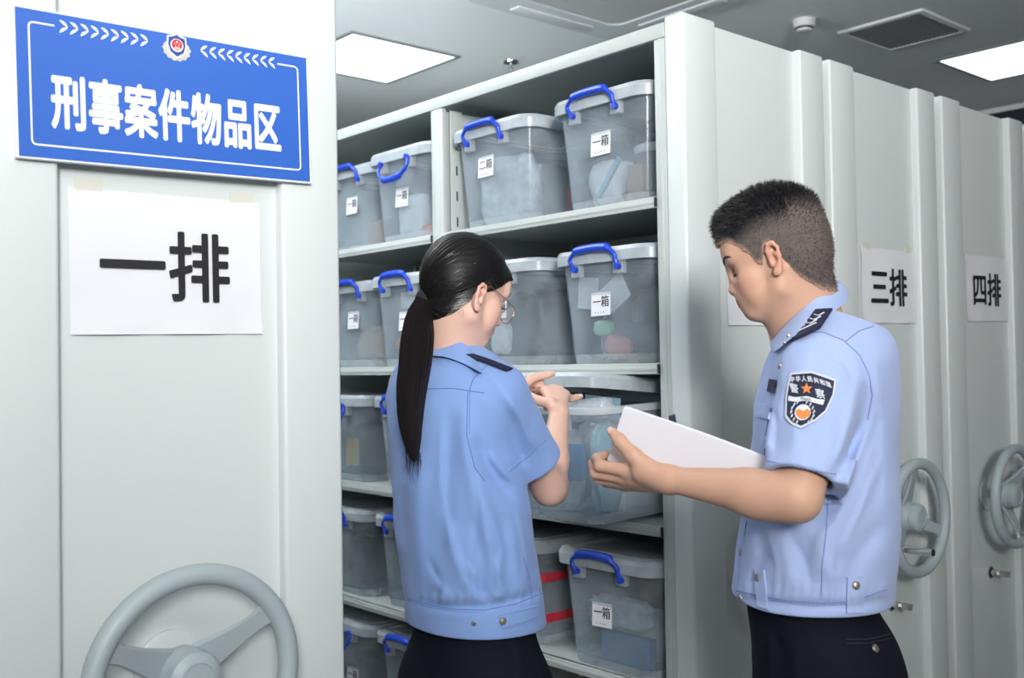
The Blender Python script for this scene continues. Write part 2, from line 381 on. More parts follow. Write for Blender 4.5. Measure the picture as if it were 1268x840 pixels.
# white border line with gaps for the wheat sprigs
bx, bz, lw = SWd/2-.020, SHt/2-.020, .0024
def ln(m, x0, z0, x1, z1, w=lw):
    d = Vector((x1-x0, z1-z0)).normalized(); n = Vector((-d.y, d.x))*w/2
    m.add([(x0+n.x, -.0071, z0+n.y), (x0-n.x, -.0071, z0-n.y), (x1-n.x, -.0071, z1-n.y), (x1+n.x, -.0071, z1+n.y)], [(0, 1, 2, 3)])
m = MB(); cr = .006
ln(m, -bx, -bz+cr, -bx, bz-cr); ln(m, bx, -bz+cr, bx, bz-cr); ln(m, -bx+cr, -bz, bx-cr, -bz); ln(m, -bx+cr, bz, -.172, bz); ln(m, .170, bz, bx-cr, bz)
for sx, szz in ((1, 1), (1, -1), (-1, 1), (-1, -1)):
    for k in range(4):
        a, b = k*PI/8, (k+1)*PI/8
        ln(m, sx*(bx-cr+cr*math.cos(a)), szz*(bz-cr+cr*math.sin(a)), sx*(bx-cr+cr*math.cos(b)), szz*(bz-cr+cr*math.sin(b)))
m.build('border_line', M_signw, sg, smooth=False)
def leaf(m, cx, cz, ang, L=.0125, w=.0036):
    pts = []
    for i in range(9):
        t_ = i/8; pts.append((t_*L-L/2, math.sin(t_*PI)**.8*w))
    for i in range(7, 0, -1):
        t_ = i/8; pts.append((t_*L-L/2, -math.sin(t_*PI)**.8*w*.25))
    c, s_ = math.cos(ang), math.sin(ang)
    m.add([(cx+x*c-z*s_, -.0072, cz+x*s_+z*c) for x, z in pts], [tuple(range(len(pts)))[::-1]])
for side in (-1, 1):
    m = MB()
    for k in range(9 if side < 0 else 9):
        x = side*(.160-k*.0142)
        leaf(m, x, bz+.0045, -side*-1*math.radians(38) if side > 0 else -math.radians(38) , .0145, .0032)
        leaf(m, x, bz-.0045, math.radians(-38) if side > 0 else math.radians(38), .0145, .0032)
    for i, q in enumerate(m.v): pass
    m.build('leaf_sprig', M_signw, sg, smooth=False)
# emblem: shield with red roundel and wings of silver
em = empty('emblem', (.003, -.0068, bz-.002)); em.parent = sg
def star(r, r2, n=5, cx=0, cz=0):
    return [(cx+(r if i % 2 == 0 else r2)*math.sin(PI*i/n), cz+(r if i % 2 == 0 else r2)*math.cos(PI*i/n)) for i in range(2*n)]
M_silver = mat('emblem_silver', (.62, .62, .56), .35, metal=.3); M_red = mat('emblem_red', (.70, .03, .04), .4); M_navy = mat('emblem_blue', (.03, .07, .30), .4)
w_ = []
for i in range(40):
    a = 2*PI*i/40; r = .0175+.0012*math.cos(a*14); z = r*1.0*math.sin(a)-.002; w_.append((r*1.22*math.cos(a)*(1.0 if z < .004 else .86), z))
shape_mb(w_, 0, .0006).build('wreath', M_silver, em, smooth=False)
sh_ = [(-.0, .0225), (.005, .019), (.0145, .0165), (.0155, .004), (.012, -.008), (0, -.016), (-.012, -.008), (-.0155, .004), (-.0145, .0165), (-.005, .019)]
shape_mb(sh_, -.0006, .0005).build('shield_edge', M_signw, em, smooth=False)
shape_mb([(x*.86, z*.86+.0003) for x, z in sh_], -.0011, .0004).build('shield', M_navy, em, smooth=False)
shape_mb([(.0098*math.cos(2*PI*i/24), .0035+.0098*math.sin(2*PI*i/24)) for i in range(24)], -.0015, .0003).build('roundel_ring', M_signw, em, smooth=False)
shape_mb([(.0082*math.cos(2*PI*i/24), .0042+.0082*math.sin(2*PI*i/24)) for i in range(24)], -.0018, .0003).build('roundel', M_red, em, smooth=False)
m = MB()
for q in (star(.0022, .001, 5, 0, .0082), star(.0012, .0005, 5, -.004, .006), star(.0012, .0005, 5, .004, .006), star(.0012, .0005, 5, -.0025, .0035), star(.0012, .0005, 5, .0025, .0035),
          [(-.005, -.002), (.005, -.002), (.0035, .0005), (-.0035, .0005)], [(-.006, -.0048), (.006, -.0048), (.006, -.0036), (-.006, -.0036)]):
    q2 = shape_mb(q, -.0021, .0002); m.add(q2.v, q2.f)
m.build('roundel_stars', mat('emblem_white', (.85, .82, .75), .4), em, smooth=False)

def sheet(x, z, text, rot, label, w=.297, h=.21, th=.125, bold=.016, seed=0, stretch=1.0):
    e = empty('paper_notice', (x, Y0+.0198, z), 0, label, 'paper notice'); e.rotation_euler = (0, math.radians(rot), 0)
    m = MB(); nx, nz = 24, 16; rnd = random.Random(seed); ox = rnd.random()*50
    V = []
    for side in (0, 1):
        for j in range(nz+1):
            for i in range(nx+1):
                u, v = i/nx, j/nz
                b = .0012+.0022*(noise.noise(Vector((u*3+ox, v*2.4, 1)))+.3)
                b += .003*max(0, 1-v/.12)*abs(math.sin(u*7+ox)) if v < .12 else 0
                b *= min(1, 6*min(1-v+.02, .3+.0*u)) if v > .9 else 1
                V.append(((u-.5)*w, -abs(b)-.0002*(1-side), (v-.5)*h))
    n1 = (nx+1)*(nz+1); F = []
    for j in range(nz):
        for i in range(nx):
            a = j*(nx+1)+i; F.append((a, a+1, a+nx+2, a+nx+1)); F.append((n1+a+nx+1, n1+a+nx+2, n1+a+1, n1+a))
    m.add(V, F); m.build('sheet', M_paper, e, angle=80)
    t = text_mb(text, th, bold=bold, depth=.0002, aspect=.92*stretch, spacing=1.0)
    ts = []
    # follow the paper: keep lettering just in front of its buckles
    for q in t.v: ts.append((q[0]-.007, q[1]-.0052, q[2]-.003))
    t.v = ts; t.build('lettering', M_ink, e, smooth=False)
    for sx in (-.40, .40):
        tp = MB(); tp.box(sx*w-.02, sx*w+.02, -.0005, .0008, h/2-.006, h/2+.014); tp.build('tape', M_tape, e, smooth=False)
    return e
sheet(.653, 1.606, '一排', -.6, 'white paper sheet reading 一排 below the blue sign', th=.112, seed=1)
sheet(2.162, 1.636, '二排', -.4, 'white paper sheet partly hidden behind the man\'s face', th=.112, seed=2)
sheet(2.7655, 1.649, '三排', -.5, 'white paper sheet reading 三排 right of the man\'s shoulder', th=.112, seed=3)
sheet(3.3825, 1.663, '四排', -.8, 'white paper sheet reading 四排 nearest the right picture edge', th=.112, seed=4)

# ------------------------------------------------------------------ storage boxes
def box_proto(handle_up=True, lid=True, number='一箱', card_at=(0, .158), card=True, scale=1.0, hshift=0):
    """local frame: front (handle side) is -y, width along x, origin on the shelf."""
    e = empty('storage_box', (0, 0, 0))
    H = .270
    def prof(z): t = z/H; return .278+.042*t, .385+.036*t
    R = []
    for z, g in ((.0, -.014), (.003, -.006), (.022, -.003), (.026, .0), (.028, .003), (.10, 0), (.18, 0), (.261, 0), (H, .001)):
        w, d = prof(z); R.append(rrect(w+g, d+g, .045 if z > .02 else .04, z, 7))
    w, d = prof(H)
    inner = [rrect(w-.006, d-.006, .042, H, 7), rrect(prof(.02)[0]-.008, prof(.02)[1]-.008, .038, .008, 7)]
    m = MB(); m.rings(R+inner, caps=False); n = len(R[0])
    m.add(R[0], [tuple(range(n))[::-1]]); m.add(inner[-1], [tuple(range(n))])
    m.build('tub', M_box, e, angle=28)
    m = MB(); R = [rrect(w+.002, d+.002, .046, H-.016, 7), rrect(w+.012, d+.012, .05, H-.016, 7), rrect(w+.014, d+.014, .05, H-.002, 7), rrect(w-.004, d-.004, .044, H+.0005, 7)]
    m.rings(R, caps=False); m.build('rim', M_rim, e, angle=28)
    m = MB(); m.rings([rrect(prof(0)[0]-.004, prof(0)[1]-.004, .04, .0, 7), rrect(prof(.024)[0]+.002, prof(.024)[1]+.002, .045, .024, 7)], caps=False); m.build('base_band', M_base, e, angle=28)
    if lid: box_lid(w, d, H).parent = e
    fy = -d/2-.007
    for sx in (-.072+hshift, .072+hshift):           # moulded brackets
        m = MB(); m.box(sx-.016, sx+.016, fy-.004, fy+.014, H-.052, H-.006, bev=.003); m.build('handle_bracket', M_tab, e)
    # blue bail handle
    hx, hz = .072, H-.030; py = fy-.009
    if handle_up == 'up': pts = [(-hx+.006, py, hz-.004), (-hx-.006, py-.004, hz+.012), (-hx-.006, py-.006, hz+.024), (-.060, py-.010, hz+.036), (-.046, py-.010, hz+.042), (0, py-.008, hz+.045), (.046, py-.010, hz+.043), (.060, py-.010, hz+.036), (hx+.002, py-.006, hz+.022), (hx+.002, py-.004, hz+.010), (hx+.008, py, hz-.006)]
    else: pts = [(-hx+.004, py, hz+.006), (-hx-.004, py-.004, hz-.010), (-hx+.002, py-.008, hz-.030), (-.050, py-.010, hz-.044), (-.034, py-.012, hz-.050), (0, py-.012, hz-.052), (.034, py-.012, hz-.048), (.052, py-.010, hz-.040), (hx+.002, py-.008, hz-.024), (hx+.006, py-.004, hz-.006), (hx-.002, py, hz+.010)]
    P = []
    for i in range(len(pts)-1):
        for k in range(4):
            t = k/4; a = Vector(pts[max(i-1, 0)]); b = Vector(pts[i]); c = Vector(pts[i+1]); d_ = Vector(pts[min(i+2, len(pts)-1)])
            P.append(.5*((2*b)+(c-a)*t+(2*a-5*b+4*c-d_)*t*t+(3*b-a-3*c+d_)*t**3))
    P.append(Vector(pts[-1])); rr = []
    for i in range(len(P)):
        t = abs(i/(len(P)-1)-.5)*2; g = 1 if t < .28 else max(0, 1-(t-.28)/.14)
        rr.append((.0050+.0050*g, .0058+.0052*g))
    m = MB(); m.tube([(p.x+hshift, p.y, p.z) for p in P], rr, 12); h = m.build('handle', M_blue, e, angle=60)
    for q in (P[0], P[-1]):
        m = MB(); m.lathe([(.0075, .008), (.0075, -.004), (.005, -.006)], (q.x+hshift, q.y, q.z), axis='y', n=14); m.build('pivot', M_blue, h)
    if card:
        cx, cz = card_at; z = cz; wy = prof(z)[1]/2
        c = MB(); c.box(-.034, .034, -.0008, 0, -.030, .030); cm = Matrix.Translation((cx, -wy-.0022, cz)) @ Matrix.Rotation(math.radians(-3.8), 4, 'X') @ Matrix.Rotation(math.radians(random.uniform(-2, 2)), 4, 'Y')
        c.xf(cm); card_o = c.build('label_card', M_paper, e, smooth=False)
        f = MB()
        for a in ((-.034, .034, -.0012, -.0003, .0292, .030), (-.034, .034, -.0012, -.0003, -.030, -.0292), (-.034, -.0332, -.0012, -.0003, -.030, .030), (.0332, .034, -.0012, -.0003, -.030, .030)): f.box(*a)
        f.xf(cm); f.build('card_edge', M_alu, card_o, smooth=False)
        t = text_mb(number, .0300, bold=.006, depth=.0002, aspect=.95); t.v = [(x, y-.0010, z_+.006) for x, y, z_ in t.v]; t.xf(cm); t.build('lettering', M_ink, card_o, smooth=False)
        s_ = MB(); r = random.Random(int(cx*1000)+len(number)*7)
        for k in range(4):
            x = -.018+k*.009+r.uniform(-.002, .002); s_.box(x, x+.004, -.0012, -.0008, -.0215, -.0205); s_.box(x+.0015, x+.0022, -.0012, -.0008, -.0235, -.0190)
        s_.xf(cm); s_.build('small_writing', M_ink, card_o, smooth=False)
    return e
def box_lid(w, d, H):
    m = MB(); L = [rrect(w+.016, d+.016, .052, H-.020, 7), rrect(w+.030, d+.030, .056, H-.021, 7), rrect(w+.032, d+.032, .058, H+.004, 7), rrect(w+.022, d+.022, .055, H+.014, 7), rrect(w-.02, d-.02, .04, H+.015, 7), rrect(w-.026, d-.026, .036, H+.008, 7), rrect(w-.06, d-.06, .03, H+.008, 7), rrect(w-.066, d-.066, .03, H+.013, 7)]
    m.rings(L, caps=False); n = len(L[0]); m.add(L[-1], [tuple(range(n))]); 
    lower = [rrect(w+.012, d+.012, .05, H-.020, 7), rrect(w+.020, d+.020, .05, H+.008, 7), rrect(w-.03, d-.03, .036, H+.004, 7)]
    m.rings(lower, caps=False, flip=True)
    return m.build('lid', M_lid, None, angle=28)

M_bag = frosted('clear_bag', (.70, .76, .82), .45, .15, .2, 25)
def cmat(n, c, **k): return mat('content_'+n, c, .5, var=.25, vscale=9, **k)
COL = {'white': cmat('white', (.62, .65, .68)), 'grey': cmat('grey', (.14, .16, .18)), 'dark': cmat('dark', (.03, .035, .045)), 'blue': cmat('blue', (.05, .20, .42)),
       'pale blue': cmat('paleblue', (.30, .48, .58)), 'brown': cmat('brown', (.26, .17, .12)), 'red': cmat('red', (.50, .03, .05)), 'yellow': cmat('yellow', (.6, .42, .05)), 'green': cmat('green', (.25, .48, .33)), 'pink': cmat('pink', (.55, .22, .20))}
def pouch(sx, sy, sz, col, seed, lump=.35):
    """a crumpled bag: pillow of noise-folded film."""
    m = MB(); nu, nv = 28, 16; R = []; o = seed*7.3
    for j in range(nv+1):
        ph = -PI/2+PI*j/nv; ring = []
        for i in range(nu):
            a = 2*PI*i/nu; c = abs(math.cos(ph))**.45
            x = math.copysign(abs(math.cos(a))**.5, math.cos(a))*c; y = math.copysign(abs(math.sin(a))**.7, math.sin(a))*c; z = math.copysign(abs(math.sin(ph))**.6, ph)
            n_ = noise.noise(Vector((x*2.2+o, y*2.2, z*2.2)))*lump+.12*abs(noise.noise(Vector((x*6+o, y*6, z*5))))
            k = 1-abs(n_)
            ring.append((x*sx/2*k, y*sy/2*k, sz/2+z*sz/2*k))
        R.append(ring)
    zmin = min(p[2] for r in R for p in r); R = [[(x, y, z-zmin) for x, y, z in r] for r in R]
    m.rings(R); return m.build('plastic_bag', col, None, angle=70)
def content(kind, size, col, loc, rz, label, seed=0, tilt=0):
    M = COL.get(col, M_bag)
    if kind == 'bag':
        o = pouch(*size, M, seed); cat = 'bag'
    elif kind == 'tub':
        o = empty('round_tub'); r, h = size[0]/2, size[2]
        m = MB(); m.lathe([(r*.86, 0), (r*.94, h-.02)], n=36); m.build('body', M, o)
        for z in (h-.022,): 
            m = MB(); m.lathe([(r, z), (r*1.03, z+.003), (r*1.03, z+.018), (r*.95, z+.022)], n=36); m.build('lid', COL['white'], o)
        cat = 'tub'
    elif kind == 'strap':
        m = MB(); w_, d_, h_ = size; m.rings([rrect(w_, d_, .046, z) for z in (0, h_)]+[rrect(w_+.003, d_+.003, .047, z) for z in (h_, 0)], close=True, flip=True); o = m.build('strap', M, None); cat = 'strap'
    elif kind == 'sheet':
        m = MB(); n = 10
        for k in (0, 1):
            pass
        R = [[((u-.5)*size[0], -.001+.006*math.sin(u*3+seed), v*size[2]) for u in [i/n for i in range(n+1)]]+[((u-.5)*size[0], .001+.006*math.sin(u*3+seed), v*size[2]) for u in [i/n for i in range(n, -1, -1)]] for v in (0, .33, .66, 1)]
        m.rings(R, flip=True); o = m.build('folded_paper', M, None); cat = 'paper'
    else:
        m = MB(); m.box(-size[0]/2, size[0]/2, -size[1]/2, size[1]/2, 0, size[2], bev=min(size)*.08); o = m.build(kind, M, None, angle=60); cat = kind.replace('_', ' ')
    o.location = loc; o.rotation_euler = (tilt if kind == 'sheet' else 0, 0, rz)
    if kind != 'sheet' and tilt: o.rotation_euler = (0, tilt, rz)
    tag(o, label, cat); return o

protos = {}
def place_box(y, z, label, up='up', num='一箱', dx=.0, rz=0.0, contents=(), seed=0, lid=True, card=True, card_at=(0, .158), tilt=0, hshift=-.010, where=''):
    key = (up, num, lid, card, card_at, hshift)
    if key not in protos: protos[key] = box_proto(up, lid, num, card_at, card, hshift=hshift); e = protos[key]
    else: e = copy_tree(protos[key])
    D = .421
    X = U2+.018+D/2+dx
    e.location = (X, y, z+.0004); e.rotation_euler = (0, tilt, 0)
    e.rotation_euler = (Matrix.Rotation(rz, 3, 'Z') @ Matrix.Rotation(-PI/2, 3, 'Z') @ Matrix.Rotation(tilt, 3, 'X')).to_euler()
    tag(e, label, 'storage box', 'clear storage boxes on the open shelving')
    M = Matrix.Translation(e.location) @ e.rotation_euler.to_matrix().to_4x4()
    for i, (kind, size, col, loc, r, lab, tl) in enumerate(contents):
        o = content(kind, size, col, (0, 0, 0), 0, lab+' '+where, seed*10+i, 0)
        o.matrix_world = M @ Matrix.Translation(Vector(loc)+Vector((0, 0, .010))) @ Matrix.Rotation(r, 4, 'Z') @ Matrix.Rotation(tl, 4, 'Y')
    return e
z1, z2, z3, z4, z5 = SH
A1, A2, B1, B2 = 1.783, 2.205, 2.632, 2.990
place_box(A1, z1, 'clear box labelled 一箱 nearest the end panel on the top shelf, handle up', seed=1, where='in the top shelf box nearest the end panel', contents=[
    ('bag', (.12, .12, .13), 'white', (-.066, -.09, 0), 0, 'crumpled white bag', 0),
    ('tub', (.12, .12, .15), 'grey', (.062, -.06, 0), 0, 'round tub with a white lid', 0),
    ('strap_case', (.012, .010, .12), 'pale blue', (-.05, -.168, .02), 0, 'narrow pale blue strip', .7),
    ('carton', (.045, .03, .09), 'brown', (.07, -.148, .0), .1, 'small brown carton', 0),
    ('bag', (.22, .16, .16), 'grey', (0, .095, 0), 0, 'dull grey bag', 0)])
place_box(A2, z1, 'clear box labelled 二箱 beside the slotted divider on the top shelf', num='二箱', seed=2, card_at=(-.02, .168), where='in the top shelf box labelled 二箱', contents=[
    ('bag', (.18, .20, .19), 'grey', (-.035, .04, 0), 0, 'wide grey bag of crinkled film', 0),
    ('bag', (.05, .10, .12), 'red', (.095, .05, 0), 0, 'red bag', 0),
    ('bag', (.24, .08, .20), 'clear', (0, -.13, 0), 0, 'clear crinkled bag', 0)])
place_box(B1, z1, 'clear box with lowered handle on the top shelf behind the divider', up='down', seed=3, card_at=(0, .135), where='in the top shelf box with the lowered handle', contents=[
    ('bag', (.13, .10, .15), 'white', (-.04, -.11, 0), 0, 'white bag', 0),
    ('bag', (.10, .08, .04), 'pink', (.078, -.13, .0), 0, 'pinkish packet', 0),
    ('bag', (.22, .18, .15), 'grey', (0, .07, 0), 0, 'grey bag', 0)])
place_box(B2, z1, dx=.05, label= 'clear box on the top shelf cut off by the sign row', seed=4, where='in the farthest top shelf box', contents=[
    ('bag', (.23, .20, .14), 'dark', (0, .06, 0), 0, 'dark bag', 0), ('bag', (.12, .08, .10), 'brown', (.06, -.12, .0), 0, 'brown bag', 0)])
place_box(A1, z2, 'clear box labelled 一箱 nearest the end panel on the second shelf', seed=5, card_at=(-.01, .148), where='in the second shelf box nearest the end panel', contents=[
    ('bag', (.22, .10, .10), 'grey', (0, -.085, 0), 0, 'grey crinkled bag', 0),
    ('sheet', (.11, .01, .07), 'white', (.02, -.178, .13), 0, 'slanted white paper slip', -.5),
    ('sheet', (.08, .01, .08), 'white', (-.09, -.172, .13), 0, 'pale paper sheet', .1),
    ('bag', (.06, .03, .04), 'green', (-.04, -.165, .06), 0, 'pale green packet', 0),
    ('bag', (.08, .04, .05), 'pink', (.0, -.16, .01), 0, 'pink packet', .3),
    ('bag', (.24, .20, .20), 'grey', (0, .075, 0), 0, 'grey blue bag', 0)])
place_box(A2-.025, z2, 'dark filled clear box behind the woman\'s glasses on the second shelf', up='down', seed=6, where='in the second shelf box behind the woman', contents=[
    ('bag', (.225, .28, .21), 'dark', (0, .0, 0), 0, 'big dark bag', 0), ('bag', (.08, .03, .10), 'white', (-.03, -.172, .02), 0, 'pale packet', 0)])
place_box(B1, z2, 'clear box on the second shelf left of the woman\'s hair, handle up', seed=7, card_at=(.01, .140), where='in the second shelf box left of the woman', contents=[
    ('bag', (.22, .11, .12), 'grey', (0, -.09, 0), 0, 'grey bag', 0), ('bag', (.14, .03, .03), 'pink', (-.02, -.168, .06), 0, 'thin pink packet', -.3), ('sheet', (.10, .01, .05), 'white', (.0, -.178, .17), 0, 'pale slip', 0),
    ('bag', (.24, .2, .16), 'grey', (0, .075, 0), 0, 'dull bag', 0)])
place_box(B2, z2, dx=.05, label= 'clear box on the second shelf cut off by the sign row', seed=8, where='in the farthest second shelf box', contents=[
    ('bag', (.22, .14, .13), 'brown', (0, -.09, 0), 0, 'brownish bag', 0), ('bag', (.20, .16, .15), 'dark', (0, .08, 0), 0, 'dark bag', 0)])
place_box(B1, z3, 'clear box on the middle shelf mostly hidden by the woman\'s ponytail', seed=9, card=False, where='in the middle shelf box behind the ponytail', contents=[
    ('bag', (.22, .30, .14), 'grey', (0, 0, 0), 0, 'grey bag', 0)])
place_box(B2+.02, z3, 'clear box with a yellow label on the middle shelf beside the sign row', up='down', seed=10, card=False, where='in the middle shelf box beside the sign row', contents=[
    ('bag', (.22, .30, .18), 'grey', (0, 0, 0), 0, 'smooth grey bag', 0), ('carton', (.05, .02, .09), 'yellow', (.035, -.175, .04), 0, 'yellow carton', 0)])
place_box(A1-.008, z4, 'clear box labelled 一箱 on the fourth shelf under the open box', seed=11, card_at=(-.015, .135), dx=-.02, where='in the box under the open box', contents=[
    ('bag', (.22, .11, .12), 'white', (.0, -.065, 0), 0, 'whitish bag', 0), ('folder', (.16, .025, .075), 'blue', (.02, -.150, .0), 0, 'dark blue folder', 0), ('bag', (.22, .18, .19), 'brown', (0, .08, 0), 0, 'brown bag', 0),
    ('bag', (.22, .06, .08), 'clear', (0, -.155, .085), 0, 'clear bag', 0)])
place_box(A2-.01, z4, 'clear box with red bands on the fourth shelf behind the woman\'s hip', seed=12, card=False, where='in the red banded box', contents=[
    ('bag', (.23, .30, .18), 'dark', (0, 0, 0), 0, 'dark bag', 0), ('strap', (.3110, .4155, .024), 'red', (0, 0, .160), 0, 'upper red strap', 0), ('strap', (.2950, .4010, .024), 'red', (0, 0, .050), 0, 'lower red strap', 0)])
place_box(B1, z4, 'clear box on the fourth shelf left of the woman\'s elbow, label half hidden', seed=13, card_at=(.02, .130), where='in the fourth shelf box left of the woman', contents=[
    ('bag', (.22, .30, .17), 'grey', (0, 0, 0), 0, 'dull grey bag', 0)])
place_box(B2+.02, z4, 'clear box on the fourth shelf cut off by the sign row', seed=14, card=False, where='in the farthest fourth shelf box', contents=[
    ('bag', (.22, .30, .19), 'dark', (0, 0, 0), 0, 'dark bag', 0)])
place_box(B1, z5, 'clear box on the lowest visible shelf left of the woman\'s trousers', seed=15, where='in the lowest box left of the woman', contents=[
    ('bag', (.22, .30, .17), 'grey', (0, 0, 0), 0, 'dull grey bag', 0)])
place_box(B2, z5, 'clear box with a white card on the lowest visible shelf beside the sign row', up='down', seed=16, card_at=(.04, .10), where='in the lowest box beside the sign row', contents=[
    ('bag', (.22, .30, .16), 'dark', (0, 0, 0), 0, 'dark bag', 0)])
# the box being opened: pulled out over the shelf edge, nose down a little
ob = place_box(1.812, z3+.012, 'open clear box pulled out over the shelf edge in front of the woman', lid=False, card=False, dx=-.165, rz=math.radians(1), tilt=math.radians(1.5), seed=17, up='down', where='in the open box', contents=[
    ('bag', (.10, .09, .20), 'clear', (-.06, -.095, 0), 0, 'clear bag', 0),
    ('case', (.055, .018, .085), 'blue', (.045, -.166, .085), 0, 'blue rounded case', 0),
    ('bag', (.035, .09, .22), 'pale blue', (.095, -.115, 0), 0, 'pale blue bag', 0),
    ('carton', (.05, .16, .13), 'white', (.08, .02, 0), 0, 'white carton', 0),
    ('bag', (.13, .07, .055), 'clear', (.06, -.12, .222), .15, 'clear packet poking out', -.12), ('sheet', (.10, .01, .05), 'pale blue', (.02, -.04, .225), .1, 'pale blue sheet poking out', .1),
    ('bag', (.14, .14, .22), 'clear', (-.05, .05, .0), 0, 'large clear bag', 0),
    ('carton', (.10, .04, .12), 'brown', (-.04, .150, 0), 0, 'brown carton', 0)])
lid_o = box_lid(.320, .421, 0); lid_o.name = 'box_lid'
lid_o.matrix_world = Matrix.Translation((1.945, 1.85, 1.392)) @ Matrix.Rotation(-PI/2+math.radians(-2), 4, 'Z') @ Matrix.Rotation(math.radians(-5), 4, 'X')
tag(lid_o, 'clear lid lifted off the open box, tilting above it under the shelf', 'lid')

# ------------------------------------------------------------------ people: smooth-blended volumes turned into one surface
class Vol:
    """signed distance field on a grid; primitives blend with a soft minimum."""
    def __init__(s, lo, hi, h):
        s.lo = np.array(lo, float); s.h = h; s.n = np.maximum(4, np.ceil((np.array(hi, float)-s.lo)/h).astype(int)+1)
        s.d = np.full(s.n, 1.0, np.float32)
    def reg(s, lo, hi):
        a = np.clip(np.floor((np.array(lo)-s.lo)/s.h).astype(int), 0, s.n-1); b = np.clip(np.ceil((np.array(hi)-s.lo)/s.h).astype(int)+1, 1, s.n)
        if (b <= a).any(): return None
        ax = [(s.lo[i]+s.h*np.arange(a[i], b[i])).astype(np.float32) for i in range(3)]
        return tuple(slice(a[i], b[i]) for i in range(3)), ax[0][:, None, None], ax[1][None, :, None], ax[2][None, None, :]
    def put(s, sl, v, k, op='u'):
        d = s.d[sl]
        if op == 'u':
            if k > 0: hh = np.clip(.5+.5*(d-v)/k, 0, 1); s.d[sl] = d*(1-hh)+v*hh-k*hh*(1-hh)
            else: s.d[sl] = np.minimum(d, v)
        elif op == 's':
            v = -v
            if k > 0: hh = np.clip(.5-.5*(d-v)/k, 0, 1); s.d[sl] = d*(1-hh)+v*hh+k*hh*(1-hh)
            else: s.d[sl] = np.maximum(d, v)
        elif op == 'i':
            s.d[sl] = np.maximum(d, v)
    def cone(s, a, b, ra, rb, k=.01, op='u', flat=None, fr=1.0):
        """tapered capsule; flat = axis along which it is squashed by fr."""
        a = np.array(a, float); b = np.array(b, float); m = max(ra, rb)+k*1.5+.012
        g = s.reg(np.minimum(a, b)-m, np.maximum(a, b)+m)
        if g is None: return
        sl, X, Y, Z = g; ab = b-a; L2 = ab@ab+1e-12
        t = np.clip(((X-a[0])*ab[0]+(Y-a[1])*ab[1]+(Z-a[2])*ab[2])/L2, 0, 1)
        dx, dy, dz = X-a[0]-t*ab[0], Y-a[1]-t*ab[1], Z-a[2]-t*ab[2]
        q = dx*dx+dy*dy+dz*dz
        if flat is not None:
            f = np.array(flat, float); f /= np.linalg.norm(f); e = dx*f[0]+dy*f[1]+dz*f[2]; q = q+e*e*(1/fr**2-1)
        r = ra+(rb-ra)*t; dist = np.sqrt(q)-r
        if flat is not None: dist = dist*(.5+.5*fr)
        s.put(sl, dist, k, op)
    def chain(s, pts, rad, k=.01, op='u', flat=None, fr=1.0):
        for i in range(len(pts)-1): s.cone(pts[i], pts[i+1], rad[i], rad[i+1], k, op, flat, fr)
    def ell(s, c, r, M=None, k=.01, op='u'):
        c = np.array(c, float); r = np.array(r, float); m = r.max()+k*1.5+.012
        g = s.reg(c-m, c+m)
        if g is None: return
        sl, X, Y, Z = g; X = X-c[0]; Y = Y-c[1]; Z = Z-c[2]
        if M is None: M = np.eye(3)
        u = [X*M[i][0]+Y*M[i][1]+Z*M[i][2] for i in range(3)]
        k0 = np.sqrt(sum((u[i]/r[i])**2 for i in range(3)))+1e-6; k1 = np.sqrt(sum((u[i]/r[i]**2)**2 for i in range(3)))+1e-6
        s.put(sl, (k0*(k0-1)/k1).astype(np.float32), k, op)
    def loft(s, secs, U, V, k=.01, op='u', pw=2.3, cap=.02):
        """horizontal sections (z, centre x, centre y, ru, rv, [yaw]) along world z; U, V unit vectors in xy."""
        S = np.array(secs, float); S = S[np.argsort(S[:, 0])]; z0, z1 = S[0, 0], S[-1, 0]; m = S[:, 3:5].max()+.03
        lo = (S[:, 1].min()-m, S[:, 2].min()-m, z0-.03); hi = (S[:, 1].max()+m, S[:, 2].max()+m, z1+.03)
        g = s.reg(lo, hi)
        if g is None: return
        sl, X, Y, Z = g; zz = Z.ravel(); zc = np.clip(zz, z0, z1)
        c = [smooth_interp(zc, S[:, 0], S[:, i])[None, None, :] for i in (1, 2, 3, 4)]
        dx = X-c[0]; dy = Y-c[1]; u = np.abs(dx*U[0]+dy*U[1])/c[2]; v = np.abs(dx*V[0]+dy*V[1])/c[3]
        q = (u**pw+v**pw+1e-9)**(1/pw); rr = np.sqrt((dx**2+dy**2)+1e-9)
        dist = rr*(1-1/q); dist = np.where(q < .3, -.3*np.minimum(c[2], c[3])*1.5, dist)
        dz = np.maximum(Z-z1, z0-Z); dist = np.where(dz > -cap, np.maximum(dist, dz), dist) if cap else dist
        s.put(sl, dist.astype(np.float32), k, op)
    def displace(s, fn, band=.025):
        """push the surface outward by fn(points) inside a narrow band."""
        idx = np.nonzero(np.abs(s.d) < band); P = np.stack([s.lo[i]+s.h*idx[i] for i in range(3)], 1)
        s.d[idx] -= fn(P).astype(np.float32)
    def halfspace(s, p, n, k=0):
        X = s.lo[0]+s.h*np.arange(s.n[0]); Y = s.lo[1]+s.h*np.arange(s.n[1]); Z = s.lo[2]+s.h*np.arange(s.n[2])
        n = np.array(n, float)/np.linalg.norm(n)
        v = ((X-p[0])*n[0])[:, None, None]+((Y-p[1])*n[1])[None, :, None]+((Z-p[2])*n[2])[None, None, :]
        s.d = np.maximum(s.d, v.astype(np.float32))
